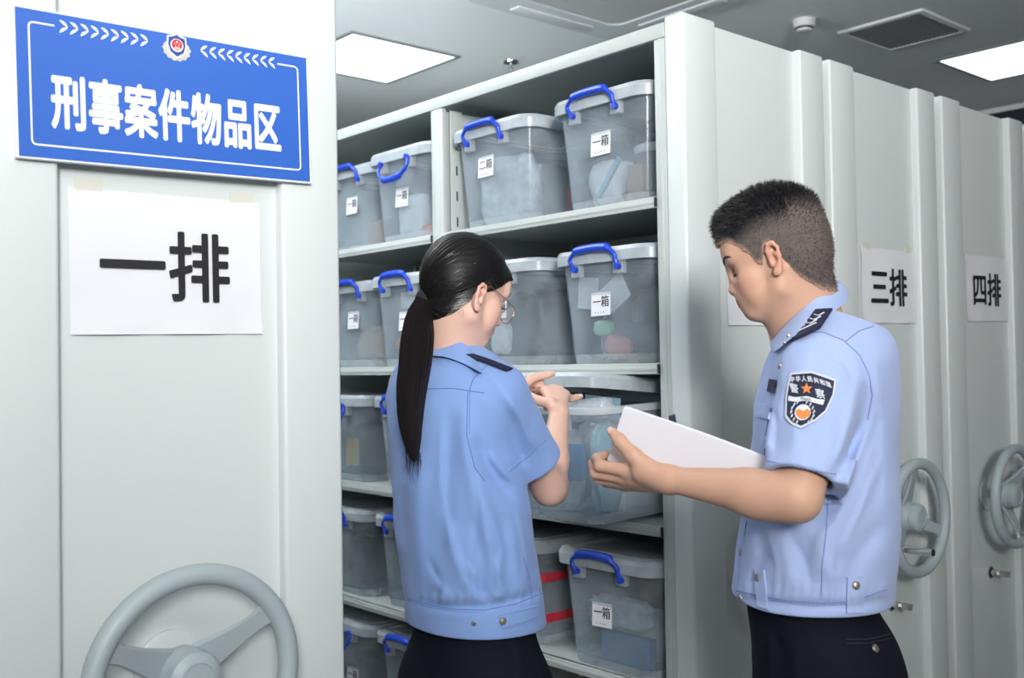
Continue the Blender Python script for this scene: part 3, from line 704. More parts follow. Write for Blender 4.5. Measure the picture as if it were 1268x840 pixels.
    def mesh(s):
        d = s.d.copy()
        for ax in range(3):
            sl = [slice(None)]*3
            for e in (0, -1): sl[ax] = e; d[tuple(sl)] = np.maximum(d[tuple(sl)], s.h)
        sg = d < 0; n = d.shape
        cell = np.zeros((n[0]-1, n[1]-1, n[2]-1), np.int8)
        for i in (0, 1):
            for j in (0, 1):
                for l in (0, 1): cell += sg[i:n[0]-1+i, j:n[1]-1+j, l:n[2]-1+l]
        act = (cell > 0) & (cell < 8); ids = np.full(act.shape, -1, np.int64); I = np.nonzero(act); N = len(I[0]); ids[I] = np.arange(N)
        acc = np.zeros((N, 3)); cnt = np.zeros(N)
        corners = [(i, j, l) for i in (0, 1) for j in (0, 1) for l in (0, 1)]
        for a in corners:
            for ax in range(3):
                if a[ax] == 1: continue
                b = list(a); b[ax] = 1
                da = d[I[0]+a[0], I[1]+a[1], I[2]+a[2]]; db = d[I[0]+b[0], I[1]+b[1], I[2]+b[2]]
                cr = (da < 0) != (db < 0); t = np.where(cr, da/(da-db+1e-20), 0)
                p = np.tile(np.array(a, float), (N, 1)); p[:, ax] += t
                acc[cr] += p[cr]; cnt[cr] += 1
        V = (np.stack(I, 1)+acc/np.maximum(cnt, 1)[:, None])*s.h+s.lo
        F = []
        for ax in range(3):
            o1, o2 = [(1, 2), (2, 0), (0, 1)][ax]
            sa = [slice(None)]*3; sb = [slice(None)]*3; sa[ax] = slice(0, -1); sb[ax] = slice(1, None)
            A, B = sg[tuple(sa)], sg[tuple(sb)]; cr = A != B
            E = np.nonzero(cr); ok = (E[o1] > 0) & (E[o2] > 0) & (E[o1] < n[o1]-1) & (E[o2] < n[o2]-1)
            E = [e[ok] for e in E]; ins = A[tuple(E)]
            def cid(p, q):
                c = [e.copy() for e in E]; c[o1] = c[o1]-p; c[o2] = c[o2]-q; return ids[tuple(c)]
            q = np.stack([cid(1, 1), cid(0, 1), cid(0, 0), cid(1, 0)], 1); q[~ins] = q[~ins][:, ::-1]; F.append(q)
        return V, np.concatenate(F)
def smooth_interp(x, xs, ys):
    """monotone-ish cubic through the sections."""
    m = np.gradient(ys, xs); i = np.clip(np.searchsorted(xs, x)-1, 0, len(xs)-2); h = xs[i+1]-xs[i]; t = (x-xs[i])/h
    return (2*t**3-3*t**2+1)*ys[i]+(t**3-2*t**2+t)*h*m[i]+(-2*t**3+3*t**2)*ys[i+1]+(t**3-t**2)*h*m[i+1]
def mesh_from(name, parts, mats, parent=None, keep=None, col=None, relax=1):
    """join (V, F) surfaces into one object; col(V) -> rgb per vertex."""
    V = np.zeros((0, 3)); F = np.zeros((0, 4), int)
    for v, f in parts:
        for _ in range(relax):               # light smoothing of the grid
            acc = np.zeros_like(v); cnt = np.zeros(len(v))
            for a, b in ((0, 1), (1, 2), (2, 3), (3, 0)):
                np.add.at(acc, f[:, a], v[f[:, b]]); np.add.at(cnt, f[:, a], 1); np.add.at(acc, f[:, b], v[f[:, a]]); np.add.at(cnt, f[:, b], 1)
            v = v*.4+.6*acc/np.maximum(cnt, 1)[:, None]
        F = np.concatenate([F, f+len(V)]); V = np.concatenate([V, v])
    me = bpy.data.meshes.new(name); me.vertices.add(len(V)); me.vertices.foreach_set('co', V.ravel().astype(np.float32))
    me.loops.add(len(F)*4); me.loops.foreach_set('vertex_index', F.ravel().astype(np.int32)); me.polygons.add(len(F))
    me.polygons.foreach_set('loop_start', np.arange(0, len(F)*4, 4, dtype=np.int32)); me.polygons.foreach_set('loop_total', np.full(len(F), 4, np.int32))
    me.update(calc_edges=True); me.validate(); me.polygons.foreach_set('use_smooth', [True]*len(me.polygons))
    if not isinstance(mats, (list, tuple)): mats = [mats]
    for q in mats: me.materials.append(q)
    if col is not None:
        c = col(V); ca = me.color_attributes.new('col', 'FLOAT_COLOR', 'POINT'); a = np.ones((len(V), 4), np.float32); a[:, :3] = c; ca.data.foreach_set('color', a.ravel())
    o = bpy.data.objects.new(name, me); C.objects.link(o)
    if parent: o.parent = parent
    return o
def ridges(P, items):
    """folds: each (polyline, width, height) pushes the cloth out (or in, if negative)."""
    out = np.zeros(len(P))
    for pts, w, a in items:
        pts = [np.array(p, float) for p in pts]; best = np.full(len(P), 1e9); tt = np.zeros(len(P)); n = len(pts)-1
        for i in range(n):
            ab = pts[i+1]-pts[i]; t = np.clip(((P-pts[i])@ab)/(ab@ab+1e-12), 0, 1); q = P-pts[i]-t[:, None]*ab; dd = (q*q).sum(1)
            m = dd < best; best[m] = dd[m]; tt[m] = (i+t[m])/n
        out += a*np.exp(-best/(w*w))*np.clip(np.minimum(tt, 1-tt)*5+.12, 0, 1)
    return out
def vnoise(P, scale, seed=0):
    """cheap smooth noise, about -1..1."""
    r = np.random.RandomState(seed); out = np.zeros(len(P))
    for k in range(6):
        w = r.normal(size=3); w /= np.linalg.norm(w); f = scale*(0.6+r.rand()*.9); out += np.sin(P@w*f+r.rand()*6.28+1.5*np.sin(P@np.roll(w, 1)*f*.7+k))
    return out/3.2
def npv(v): return np.array([v[0], v[1], v[2]], float)
def WP(x, y, d): return npv(W(x, y, d))
class Caster:
    """finds where the line of sight through a picture point meets a garment, to sew on details that lie on it."""
    def __init__(s, objs):
        s.t = []
        for o in objs:
            me = o.data; s.t.append(BVHTree.FromPolygons([v.co for v in me.vertices], [tuple(p.vertices) for p in me.polygons]))
    def hit(s, x, y, off=.001):
        d = (W(x, y, 1)-CAM).normalized(); best = None
        for t in s.t:
            loc, nrm, i, dist = t.ray_cast(CAM, d)
            if loc is not None and (best is None or dist < best[2]): best = (loc, nrm, dist)
        if best is None: return None, None
        n = best[1]
        if n.dot(d) > 0: n = -n
        return best[0]+n*off, n
class Fit:
    """a smooth second-order surface through the cloth under an embroidered badge."""
    def __init__(s, cast, x0, x1, y0, y1, n=9):
        A = []; B = []; s.c = ((x0+x1)/2, (y0+y1)/2)
        for i in range(n):
            for j in range(n):
                x, y = x0+(x1-x0)*i/(n-1), y0+(y1-y0)*j/(n-1); p, q = cast.hit(x, y, 0)
                if p is not None: u, v = x-s.c[0], y-s.c[1]; A.append([1, u, v, u*u, u*v, v*v]); B.append(p[:])
        s.k = np.linalg.lstsq(np.array(A), np.array(B), rcond=None)[0]
    def hit(s, x, y, off=0):
        u, v = float(x)-s.c[0], float(y)-s.c[1]; p = np.array([1, u, v, u*u, u*v, v*v])@s.k
        du = np.array([0, 1, 0, 2*u, v, 0])@s.k; dv = np.array([0, 0, 1, 0, u, 2*v])@s.k; n = Vector(np.cross(du, dv)).normalized()
        if n.dot(camF) > 0: n = -n
        return Vector(p)+n*off, n
def seam(cast, pts, r, m, name, parent, off=.0005, step=5, flat=.5, dash=None):
    """a stitched line or cord laid over the cloth along picture points."""
    P = []
    for i in range(len(pts)-1):
        (x0, y0), (x1, y1) = pts[i], pts[i+1]; n = max(1, int(math.hypot(x1-x0, y1-y0)/step))
        for k in range(n): P.append((x0+(x1-x0)*k/n, y0+(y1-y0)*k/n))
    P.append(pts[-1]); Q = [cast.hit(x, y, off)[0] for x, y in P]; Q = [q for q in Q if q is not None]
    if len(Q) < 2: return None
    run = [[Q[0]]]
    for a, b in zip(Q, Q[1:]):
        if (b-a).length > .035: run.append([b])
        else: run[-1].append(b)
    mb = MB()
    for q in run:
        if len(q) > 1:
            if dash:
                L = 0; 
                for a, b in zip(q, q[1:]):
                    n = max(1, round((b-a).length/dash))
                    for i in range(n): mb.tube([a.lerp(b, i/n), a.lerp(b, (i+.55)/n)], r, 5)
            else: mb.tube(q, r, 6)
    return mb.build(name, m, parent)
def patch(cast, pts, th, m, name, parent, off=.001, n=1, bulge=0, grid=10):
    """a flat sewn piece: a four-cornered picture patch draped on the cloth and given thickness."""
    (a, b, c, d) = pts; V0 = []; V1 = []
    for j in range(grid+1):
        for i in range(grid+1):
            u, v = i/grid, j/grid
            x = (a[0]*(1-u)+b[0]*u)*(1-v)+(d[0]*(1-u)+c[0]*u)*v; y = (a[1]*(1-u)+b[1]*u)*(1-v)+(d[1]*(1-u)+c[1]*u)*v
            p, nn = cast.hit(x, y, off)
            if p is None: p = V0[-1] if V0 else W(x, y, 1.7); nn = -camF
            V0.append(p-nn*.001); V1.append(p+nn*(th+bulge*math.sin(u*PI)*math.sin(v*PI)))
    g = grid+1; F = []; N = g*g
    for j in range(grid):
        for i in range(grid):
            q = j*g+i; F.append((N+q, N+q+g, N+q+g+1, N+q+1)); F.append((q+1, q+g+1, q+g, q))
    for i in range(grid):
        for q, w in ((i, i+1), (grid*g+i+1, grid*g+i), ((i+1)*g, i*g), (i*g+grid, (i+1)*g+grid)): F.append((q, N+q, N+w, w))
    mb = MB(); mb.add(V0+V1, F); return mb.build(name, m, parent, angle=50)
def poly_patch(cast, pts, th, m, name, parent, off=.001):
    P = [cast.hit(x, y, off) for x, y in pts]; P = [p for p in P if p[0] is not None]; cx = sum((p[0] for p in P), Vector())/len(P); nn = sum((p[1] for p in P), Vector()).normalized()
    n = len(P); mb = MB(); V = [p[0]-nn*.002 for p in P]+[p[0]+nn*th for p in P]
    mb.add(V, [tuple(range(n, 2*n)), tuple(range(n-1, -1, -1))]+[(i, i+n, (i+1) % n+n, (i+1) % n) for i in range(n)])
    return mb.build(name, m, parent, angle=30)
def button(cast, x, y, r, m, name, parent):
    p, n = cast.hit(x, y, 0)
    if p is None: return
    mb = MB(); mb.lathe([(r, 0), (r, .0012), (r*.8, .0030), (r*.3, .0038)], n=16); q = n.to_track_quat('Z', 'Y').to_matrix().to_4x4(); mb.xf(Matrix.Translation(p-n*.0006) @ q); return mb.build(name, m, parent)

# ------------------------------------------------------------------ people
M_skin = mat('skin_man', (.60, .36, .26), .48, spec=.35, bump=.06, bscale=500, sss=.25, attr='col', var=.04, vscale=30)
M_skinw = mat('skin_woman', (.72, .47, .38), .45, spec=.35, bump=.04, bscale=600, sss=.25, attr='col', var=.03, vscale=30)
def cloth(name, col, var=.04):
    m = mat(name, col, .82, spec=.2, sheen=.15 if col[0] > .05 else 0, var=var, vscale=14, bump=.25, bscale=1400); return m
M_shirt = cloth('uniform_cloth_lit', (.38, .48, .76)); M_shirtw = cloth('uniform_cloth_shaded', (.23, .36, .69))  # one fabric: woman's copy darker, her shade in the row put into colour
M_seam = mat('seam_thread', (.17, .26, .52), .9); M_seamw = mat('seam_thread_shaded', (.13, .22, .50), .9)  # thread copies follow the lit and the shaded cloth
M_trous = cloth('trouser_cloth', (.005, .006, .014), .2); M_shoe = mat('shoe_leather', (.01, .01, .011), .3)
M_hair = mat('hair_black', (.006, .005, .006), .5, spec=.25); M_hairm = mat('hair_short', (.5, .5, .5), .6, spec=.3, attr='col')
M_scalp = mat('hair_scalp_fade', (1, 1, 1), .7, spec=.2, attr='col')  # cap colour fades from dark top to paler sides
M_navy2 = mat('badge_navy', (.010, .012, .045), .7, bump=.3, bscale=900); M_silver2 = mat('badge_thread', (.60, .64, .70), .6); M_orange = mat('badge_orange', (.80, .25, .05), .6)
M_button = mat('button_metal', (.45, .40, .36), .3, metal=.8)
Rh = np.array([math.sin(YAW), -math.cos(YAW), 0]); Fh = np.array([math.cos(YAW), math.sin(YAW), 0]); Z3 = np.array([0, 0, 1.])

class Frame:
    """a head's own axes: x forward, y to its left, z up, scaled."""
    def __init__(s, origin, fwd, pitch, roll=0, k=1.0):
        f = fwd/np.linalg.norm(fwd); l = np.cross(Z3, f); c, q = math.cos(pitch), math.sin(pitch)
        s.x = f*c-Z3*q; s.z = Z3*c+f*q; s.y = l
        if roll: c, q = math.cos(roll), math.sin(roll); s.y, s.z = s.y*c+s.z*q, s.z*c-s.y*q
        s.o = origin; s.k = k; s.zc = 1.0; s.xc = 1.0; s.ear = (0, 0, 1)
    def p(s, x, y, z): return s.o+s.k*(x*s.x+y*s.y+z*s.z)
    def q(s, x, y, z): return s.p(x if x < .03 else .03+(x-.03)*s.xc, y, z if z > -.012 else -.012+(z+.012)*s.zc)
    def inv(s, P): Q = (P-s.o)/s.k; x = Q@s.x; return np.where(x < .03, x, .03+(x-.03)/s.xc), Q@s.y, Q@s.z
    def R(s, tilt=0):
        c, q = math.cos(tilt), math.sin(tilt); return np.array([s.x*c-s.z*q, s.y, s.x*q+s.z*c])

def build_head(v, f, woman=False):
    k = f.k
    def ell(c, r, b=.01, op='u', tilt=0): v.ell(f.q(*c), np.array(r)*np.array([1, 1, 1 if c[2] > -.03 else .5+.5*f.zc])*k, f.R(tilt), b*k, op)
    def cone(a, b_, ra, rb, b=.008, op='u'): v.cone(f.q(*a), f.q(*b_), ra*k, rb*k, b*k, op)
    j = .93 if woman else 1.0
    ell((-.012, 0, .040), (.096, .075, .086), .01)                                   # cranium
    ell((-.035, 0, .010), (.072, .070, .072), .02)                                   # occiput
    ell((.030, 0, .010), (.062, .064*j, .070), .02)                                  # upper face
    ell((.034, 0, -.045), (.052, .050*j, .066), .02)                                 # lower face
    for s in (-1, 1):
        cone((-.002, s*.056*j, -.030), (.006, s*.052*j, -.066), .017, .015, .018)      # ramus
        cone((.006, s*.052*j, -.066), (.068, s*.017, -.101), .015, .015, .018)         # jaw line
        ell((.056, s*.042, -.026), (.022, .020, .020), .018)                         # cheekbone
        ell((.058, s*.036, -.056), (.020, .018, .024), .02)                          # cheek
        ell((.078, s*.026, .024), (.014, .024, .009), .012)                          # brow ridge
    ell((.074, 0, .045), (.022, .05, .036), .02)                                     # forehead
    ell((.074, 0, -.104), (.017, .019, .015), .014)                                  # chin
    ell((.074, 0, -.068), (.026, .030, .028), .018)                                  # muzzle
    for s in (-1, 1): ell((.092, s*.032, -.003), (.010, .016, .010), .012, 's')      # sockets
    for s in (-1, 1):
        ell((.072, s*.031, -.004), (.0125, .0135, .0120), .006)                        # lids
        cone((.0845, s*.020, .003), (.083, s*.043, .002), .0025, .002, .004)          # lid fold
    cone((.088, 0, .006), (.104, 0, -.032), .0075, .0090, .012)                      # nose bridge
    ell((.104, 0, -.038), (.0100, .0100, .0085), .008)
    for s in (-1, 1):
        ell((.095, s*.0115, -.043), (.0100, .0065, .0068), .006)
        ell((.0985, s*.006, -.0495), (.003, .0024, .0024), .002, 's')
    # lips
    cone((.0985, 0, -.0665), (.086, .021, -.0705), .0052, .0025, .004); cone((.0985, 0, -.0665), (.086, -.021, -.0705), .0052, .0025, .004)
    cone((.0965, 0, -.0765), (.085, .018, -.0735), .0062, .0028, .004); cone((.0965, 0, -.0765), (.085, -.018, -.0735), .0062, .0028, .004)
    cone((.104, -.018, -.0717), (.104, .018, -.0717), .0010, .0010, .003, 's')
    zc, f.zc = f.zc, 1.0
    for s in (-1, 1):                                                                # ears
        def e(x, o, z): return (-.014+f.ear[0]+(x*.92-.2*z*.3)*f.ear[2], s*(.0735+o), -.006+f.ear[1]+z)
        ell(e(-.001, .003, .000), (.016*f.ear[2], .0065, .026), .006, tilt=.15)
        v.chain([f.p(*e(x, o, z)) for x, o, z in ((.012, .002, .006), (.014, .006, .018), (.006, .010, .029), (-.007, .013, .030), (-.017, .014, .019), (-.018, .013, .002), (-.012, .010, -.014), (-.004, .008, -.024))], [.0035*k, .0042*k, .0042*k, .0042*k, .0042*k, .004*k, .0042*k, .006*k], .003*k)
        ell(e(.001, .009, -.025), (.0075, .0042, .008), .004)
        v.chain([f.p(*e(x, o, z)) for x, o, z in ((-.002, .011, .020), (-.009, .012, .008), (-.007, .011, -.008), (.001, .009, -.014))], [.003*k]*4, .003*k)
        ell(e(.002, .011, -.002), (.0065, .0065, .0095), .003, 's')
        ell(e(-.002, .013, .017), (.0085, .004, .005), .003, 's')
        cone(e(.010, .004, .000), e(.010, .004, -.008), .0042, .0042, .004)
    f.zc = zc
def skin_tint(f, lips=(.80, .48, .48), man=True):
    def fn(P):
        x, y, z = f.inv(P); z = np.where(z > -.012, z, -.012+(z+.012)/f.zc); c = np.ones((len(P), 3)); ay = np.abs(y)
        lm = np.exp(-((z+.0715)/.0095)**2)*np.clip((x-.080)/.008, 0, 1)*np.clip((.024-ay)/.006, 0, 1)
        c *= 1-lm[:, None]*(1-np.array(lips))
        em = np.exp(-(((x+.014-f.ear[0])/.024)**2+((z+.006)/.034)**2))*np.clip((ay-.070)/.006, 0, 1); c *= 1-em[:, None]*np.array([.02, .16, .16])
        ch = np.exp(-(((x-.062)/.03)**2+((z+.035)/.03)**2))*np.clip(ay/.03, 0, 1); c *= 1-ch[:, None]*np.array([.0, .06, .05])
        return c
    return fn
def eyes_and_brows(f, parent, man=True):
    bo = [o for o in parent.children if o.name.startswith('body')][0]; bt = Caster([bo]).t[0]
    for s in (-1, 1):
        mb = MB(); mb.lathe([(.0001, .0122)]+[(.0122*math.sin(a*PI/10), .0122*math.cos(a*PI/10)) for a in range(1, 10)]+[(.0001, -.0122)], n=20)
        M = Matrix((tuple(f.x), tuple(f.y), tuple(f.z))).transposed().to_4x4()
        mb.xf(Matrix.Translation(Vector(f.q(.0725, s*.031, -.0055))) @ M @ Matrix.Scale(f.k, 4)); mb.build('eyeball', mat('eye_white', (.6, .58, .56), .2), parent)
        mb = MB(); mb.lathe([(.0052, 0), (.0048, .0012), (.001, .0018)], n=16); mb.xf(Matrix.Translation(Vector(f.q(.0835, s*.031, -.011))) @ M @ Matrix.Rotation(PI/2, 4, 'Y') @ Matrix.Scale(f.k, 4)); mb.build('iris', mat('iris_dark', (.012, .006, .004), .15), parent)
        mb = MB(); r = random.Random(3)
        for i in range(240):
            t = r.random(); yy = s*(.014+.034*t); zz = .021+.008*math.sin(t*2.4)+r.uniform(-.0022, .0022)*(1-t*.6); xx = .0915-.26*abs(yy)**1.35*2.1
            a = Vector(f.q(xx, yy, zz)); b = a+Vector(f.y)*s*.006+Vector(f.z)*.0015*(1-t*2)+Vector(f.x)*.0005
            a = bt.find_nearest(a)[0]+Vector(f.x)*.0006; b = bt.find_nearest(b)[0]+Vector(f.x)*.0014; mb.tube([a, b], [.00055, .0002], 3)
        mb.build('eyebrow', M_hair, parent)
        mb = MB()
        for i in range(14):
            t = i/13; a = Vector(f.q(.0865-.002*abs(t-.5), s*(.0205+.022*t), -.0075)); b = a+Vector(f.x)*.006-Vector(f.z)*.0015+Vector(f.y)*s*(t-.4)*.004
            mb.tube([a, b], [.00035, .0001], 3)
        mb.build('eyelashes', M_hair, parent)
def sect(y, xl, xr, rv, D, squash=1.0):
    """a body section measured off the silhouette at depth D -> (z, cx, cy, ru, rv)."""
    c = WP((xl+xr)/2, y, D); return (c[2], c[0], c[1], (xr-xl)/2*D/FPX*squash, rv)
def legs_volume(v, hipc, U, Vv, hw, thigh, floor_pts, waist):
    v.loft(waist, U, Vv, k=0, pw=2.2, cap=.01)
    for s, (fx, fy) in zip((-1, 1), floor_pts):
        h = hipc+Vv*s*hw; kn = np.array([(h[0]*.5+fx*.5), (h[1]*.5+fy*.5), .50])+U*.02; an = np.array([fx, fy, .10])
        v.cone(h, kn, thigh, thigh*.74, .05); v.cone(kn, an, thigh*.74, thigh*.62, .03)
    v.halfspace((0, 0, .035), (0, 0, -1))
def shoe(parent, x, y, f, name='shoe'):
    v = Vol((x-.2, y-.2, 0), (x+.2, y+.2, .14), .006); p = np.array([x, y, 0.])
    v.cone(p-f*.05+Z3*.042, p+f*.11+Z3*.034, .040, .036, .01); v.cone(p-f*.05+Z3*.05, p-f*.04+Z3*.11, .040, .036, .02); v.ell(p+f*.13+Z3*.030, (.065, .044, .028), np.array([f, np.cross(Z3, f), Z3]), .02)
    v.halfspace((0, 0, .004), (0, 0, -1)); return mesh_from(name, [v.mesh()], M_shoe, parent)
def pxy(P):
    q = P-np.array([0, 0, CAM_H]); z = q@npv(camF); return 634+FPX*(q@npv(camR))/z, 420-FPX*(q@npv(camU))/z, z
def folds(P, items, dmax):
    """cloth folds traced along picture polylines on the near side: (points, width px, height m)."""
    X, Y, Zd = pxy(P); out = np.zeros(len(P)); near = np.clip((dmax-Zd)/.04, 0, 1)
    for pts, w, a in items:
        best = np.full(len(P), 1e9); tt = np.zeros(len(P)); n = len(pts)-1
        for i in range(n):
            ax, ay = pts[i]; bx_, by = pts[i+1]; dx, dy = bx_-ax, by-ay; t = np.clip(((X-ax)*dx+(Y-ay)*dy)/(dx*dx+dy*dy), 0, 1)
            q = (X-ax-t*dx)**2+(Y-ay-t*dy)**2; m = q < best; best[m] = q[m]; tt[m] = (i+t[m])/n
        out += a*np.exp(-best/(w*w))*np.clip(np.minimum(tt, 1-tt)*4+.05, 0, 1)
    return out*near
def on(cast, x, y, off):
    p, n = cast.hit(x, y, off)
    if p is None: p, n, _, _ = cast.t[0].find_nearest(W(x, y, cast.dep)); p = p+n*off
    return p
def collar(name, top, drop, m, parent, th=.003, under=.02):
    """fall collar: closed control loops (top edge, outer lower edge), neck side hidden inside."""
    def loop(c, n=64):
        c = [Vector(p) for p in c]; N = len(c); out = []
        for i in range(n):
            u = i/n*N; k = int(u); t = u-k; a, b, c_, d = c[(k-1) % N], c[k], c[(k+1) % N], c[(k+2) % N]
            out.append(.5*((2*b)+(c_-a)*t+(2*a-5*b+4*c_-d)*t*t+(3*b-a-3*c_+d)*t**3))
        return out
    T, D_ = loop(top), loop(drop); ctr = sum(T, Vector())/len(T)
    def inw(p, q): d = (ctr-p); d.z = 0; return p+d.normalized()*q
    R = [[inw(p, .006)-Vector((0, 0, under)) for p in T], [inw(p, .004) for p in T], [p+Vector((0, 0, .0022)) for p in T], [inw(p, -.002) for p in T], [p.lerp(q, .5)+(p-ctr).normalized()*.003 for p, q in zip(T, D_)], D_, [inw(q, th) for q in D_], [inw(p.lerp(q, .45), th) for p, q in zip(T, D_)]]
    mb = MB(); mb.rings(R, caps=False); return mb.build(name, m, parent, angle=70)
def drape(cast, mb, ox, oy, ax, ay, bx_, by, off):
    """lay local x-z outlines on the cloth: x runs (ax, ay) and z runs (bx, by) picture points per unit."""
    out = []
    for x, y, z in mb.v:
        p, n = cast.hit(ox+x*ax+z*bx_, oy+x*ay+z*by, off)
        out.append(tuple(p+n*(-y)) if p is not None else (0, 0, -5))
    mb.v = out; return mb

# ================================================================== the man
man = empty('person', (0, 0, 0), 0, 'short-haired man in light blue short-sleeved uniform shirt holding papers, looking down', 'person')
fm = -Rh*math.cos(math.radians(10))+Fh*math.sin(math.radians(10)); lm = np.cross(Z3, fm)
DM = 1.76
fh = -Rh*math.cos(math.radians(16))+Fh*math.sin(math.radians(16))
HM = Frame(WP(959, 322, 1.74), fh, math.radians(16), 0, .865); HM.zc = .82; HM.xc = .80; HM.ear = (.014, .0, .66)
hv = Vol(HM.o-.15, HM.o+.15, .0021); hv.lo[2] = HM.o[2]-.24; hv = Vol(HM.o-np.array([.15, .15, .26]), HM.o+np.array([.15, .15, .14]), .0021)
build_head(hv, HM)
nb = WP(1006, 412, 1.765)
hv.cone(HM.p(-.030, 0, -.02), nb, .056, .056, .02); hv.cone(HM.p(.0, 0, -.07), WP(992, 420, 1.76), .040, .050, .025)
hv.halfspace((0, 0, HM.o[2]-.245), (0, 0, -1))
# arms and hands
E1, W1 = WP(987, 617, 1.545), WP(828, 594, 1.655); S1 = WP(1034, 462, 1.62)
av = Vol(np.minimum(E1, WP(735, 600, 1.8))-.08, np.maximum(S1, E1)+.08, .0022)
av = Vol((min(E1[0], W1[0], WP(735, 590, 1.78)[0])-.06, min(E1[1], S1[1])-.08, 1.14), (max(S1[0], E1[0])+.07, WP(735, 590, 1.78)[1]+.05, S1[2]+.06), .0023)
av.cone(S1, E1, .046, .034, .01); av.cone(E1, E1*.62+W1*.38, .034, .033, .015); av.cone(E1*.62+W1*.38, W1, .034, .0195, .01)
av.ell(E1*.80+W1*.20-Z3*.004, (.05, .033, .035), np.array([(W1-E1)/np.linalg.norm(W1-E1), np.cross(Z3, (W1-E1)/np.linalg.norm(W1-E1)), Z3]), .02)
def finger(v, pts, rad, k=.004): v.chain(pts, rad, k)
mcp = [WP(777, 583, 1.700), WP(772, 591, 1.717), WP(771, 597, 1.735), WP(775, 601, 1.752)]
for i, q in enumerate(mcp): av.cone(W1+(q-mcp[1])*.25, q, .0165, .0115, .012)
av.cone(W1, WP(795, 583, 1.675), .019, .016, .012)
finger(av, [mcp[0], WP(743, 577, 1.722), WP(739, 568, 1.750), WP(751, 563, 1.776)], [.0112, .0098, .0086, .0075])
finger(av, [mcp[1], WP(738, 586, 1.742), WP(735, 575, 1.766), WP(750, 570, 1.785)], [.0112, .0100, .0088, .0076])
finger(av, [mcp[2], WP(742, 593, 1.760), WP(741, 583, 1.785), WP(756, 578, 1.80)], [.0108, .0095, .0084, .0072])
finger(av, [mcp[3], WP(751, 598, 1.775), WP(751, 590, 1.797), WP(763, 586, 1.808)], [.0100, .0085, .0075, .0065])
finger(av, [WP(806, 583, 1.668), WP(785, 565, 1.680), WP(767, 546, 1.695), WP(758, 535, 1.706)], [.0165, .0128, .0105, .0080], .008)
# the far arm, bent forward to the papers
E2, W2 = WP(962, 600, 1.93), WP(868, 570, 1.83); S2 = WP(1030, 455, 1.93)
bv = Vol(np.minimum(np.minimum(E2, W2), WP(830, 560, 1.76))-.09, np.maximum(np.maximum(S2, E2), W2)+.08, .0035)
bv.cone(S2, E2, .046, .038, .01); bv.cone(E2, W2, .037, .021, .01)
m2 = [WP(846, 556, 1.80), WP(844, 562, 1.79), WP(846, 569, 1.785), WP(850, 575, 1.785)]
for q in m2: bv.cone(W2, q, .017, .0115, .01)
tips = [WP(834, 540, 1.775), WP(829, 552, 1.755), WP(832, 566, 1.75), WP(838, 576, 1.755)]
for q, t in zip(m2, tips): bv.chain([q, (q+t)/2+Fh*.006, t], [.0108, .0095, .0075], .004)
bv.chain([W2, WP(852, 548, 1.80), WP(838, 538, 1.785)], [.016, .012, .0085], .006)
tv = Vol(WP(1015, 500, DM)-np.array([.3, .3, .30]), WP(1015, 500, DM)+np.array([.3, .3, .12]), .012)
tv.loft([sect(y, xl+14, xr-14, rv, DM) for y, xl, xr, rv in ((700, 914, 1103, .15), (600, 932, 1109, .15), (520, 940, 1110, .155), (450, 956, 1108, .15), (420, 970, 1095, .12), (395, 985, 1070, .07))], fm, lm, k=0)
body = mesh_from('body', [hv.mesh(), av.mesh(), bv.mesh(), tv.mesh()], M_skin, man, col=skin_tint(HM))
# nail
def nail(center, nrm, along, w, l, parent, m):
    n = Vector(nrm).normalized(); a = Vector(along); a = (a-a.dot(n)*n).normalized(); b = n.cross(a); mb = MB(); R = []
    for i in range(5):
        t = i/4; R.append([Vector(center)+a*(t-.5)*l+b*w*.5*math.sin(q)*(1-.25*(t > .8))+n*(.0004+.0015*(math.cos(q)-1)) for q in np.linspace(-1.1, 1.1, 7)]+[Vector(center)+a*(t-.5)*l+b*w*.45*math.sin(q)-n*.002 for q in np.linspace(1.1, -1.1, 7)])
    mb.rings(R); mb.build('fingernail', m, parent)
M_nail = mat('nail', (.70, .46, .40), .3, spec=.5)
tt = WP(757, 533.5, 1.706); nail(tt-npv(camF)*.0062+npv(camU)*.001-npv(camR)*.002, -npv(camF)*.9-npv(camR)*.35+npv(camU)*.3, WP(757, 533, 1.706)-WP(767, 546, 1.695), .010, .011, man, M_nail)
eyes_and_brows(HM, man)

# shirt
sv = Vol(WP(1010, 560, DM)-np.array([.30, .30, .24]), WP(1010, 560, DM)+np.array([.30, .30, .33]), .003)
SM = [(765, 911, 1098, .165), (735, 909, 1099, .172), (700, 912, 1103, .175), (650, 919, 1107, .175), (600, 928, 1109, .172), (550, 932, 1106, .168), (500, 937, 1106, .172), (465, 946, 1104, .170), (435, 955, 1104, .160), (412, 966, 1094, .140), (392, 980, 1078, .105), (372, 994, 1060, .070)]
sv.loft([sect(y, xl, xr, rv, DM) for y, xl, xr, rv in SM], fm, lm, k=0, pw=2.25, cap=0)
topz = WP(1018, 372, DM)[2]; hemz = 1.030
Sa, Sb = WP(1022, 458, 1.635), WP(993, 597, 1.555)
sv.cone(WP(1030, 447, 1.68), WP(1022, 470, 1.625), .066, .066, .05); sv.cone(Sa, Sb*1.15-Sa*.15, .064, .056, .014)
sv.cone(WP(1030, 447, 1.84), WP(1030, 462, 1.92), .064, .066, .05); sv.cone(WP(1030, 462, 1.92), WP(980, 575, 1.94), .064, .056, .03)
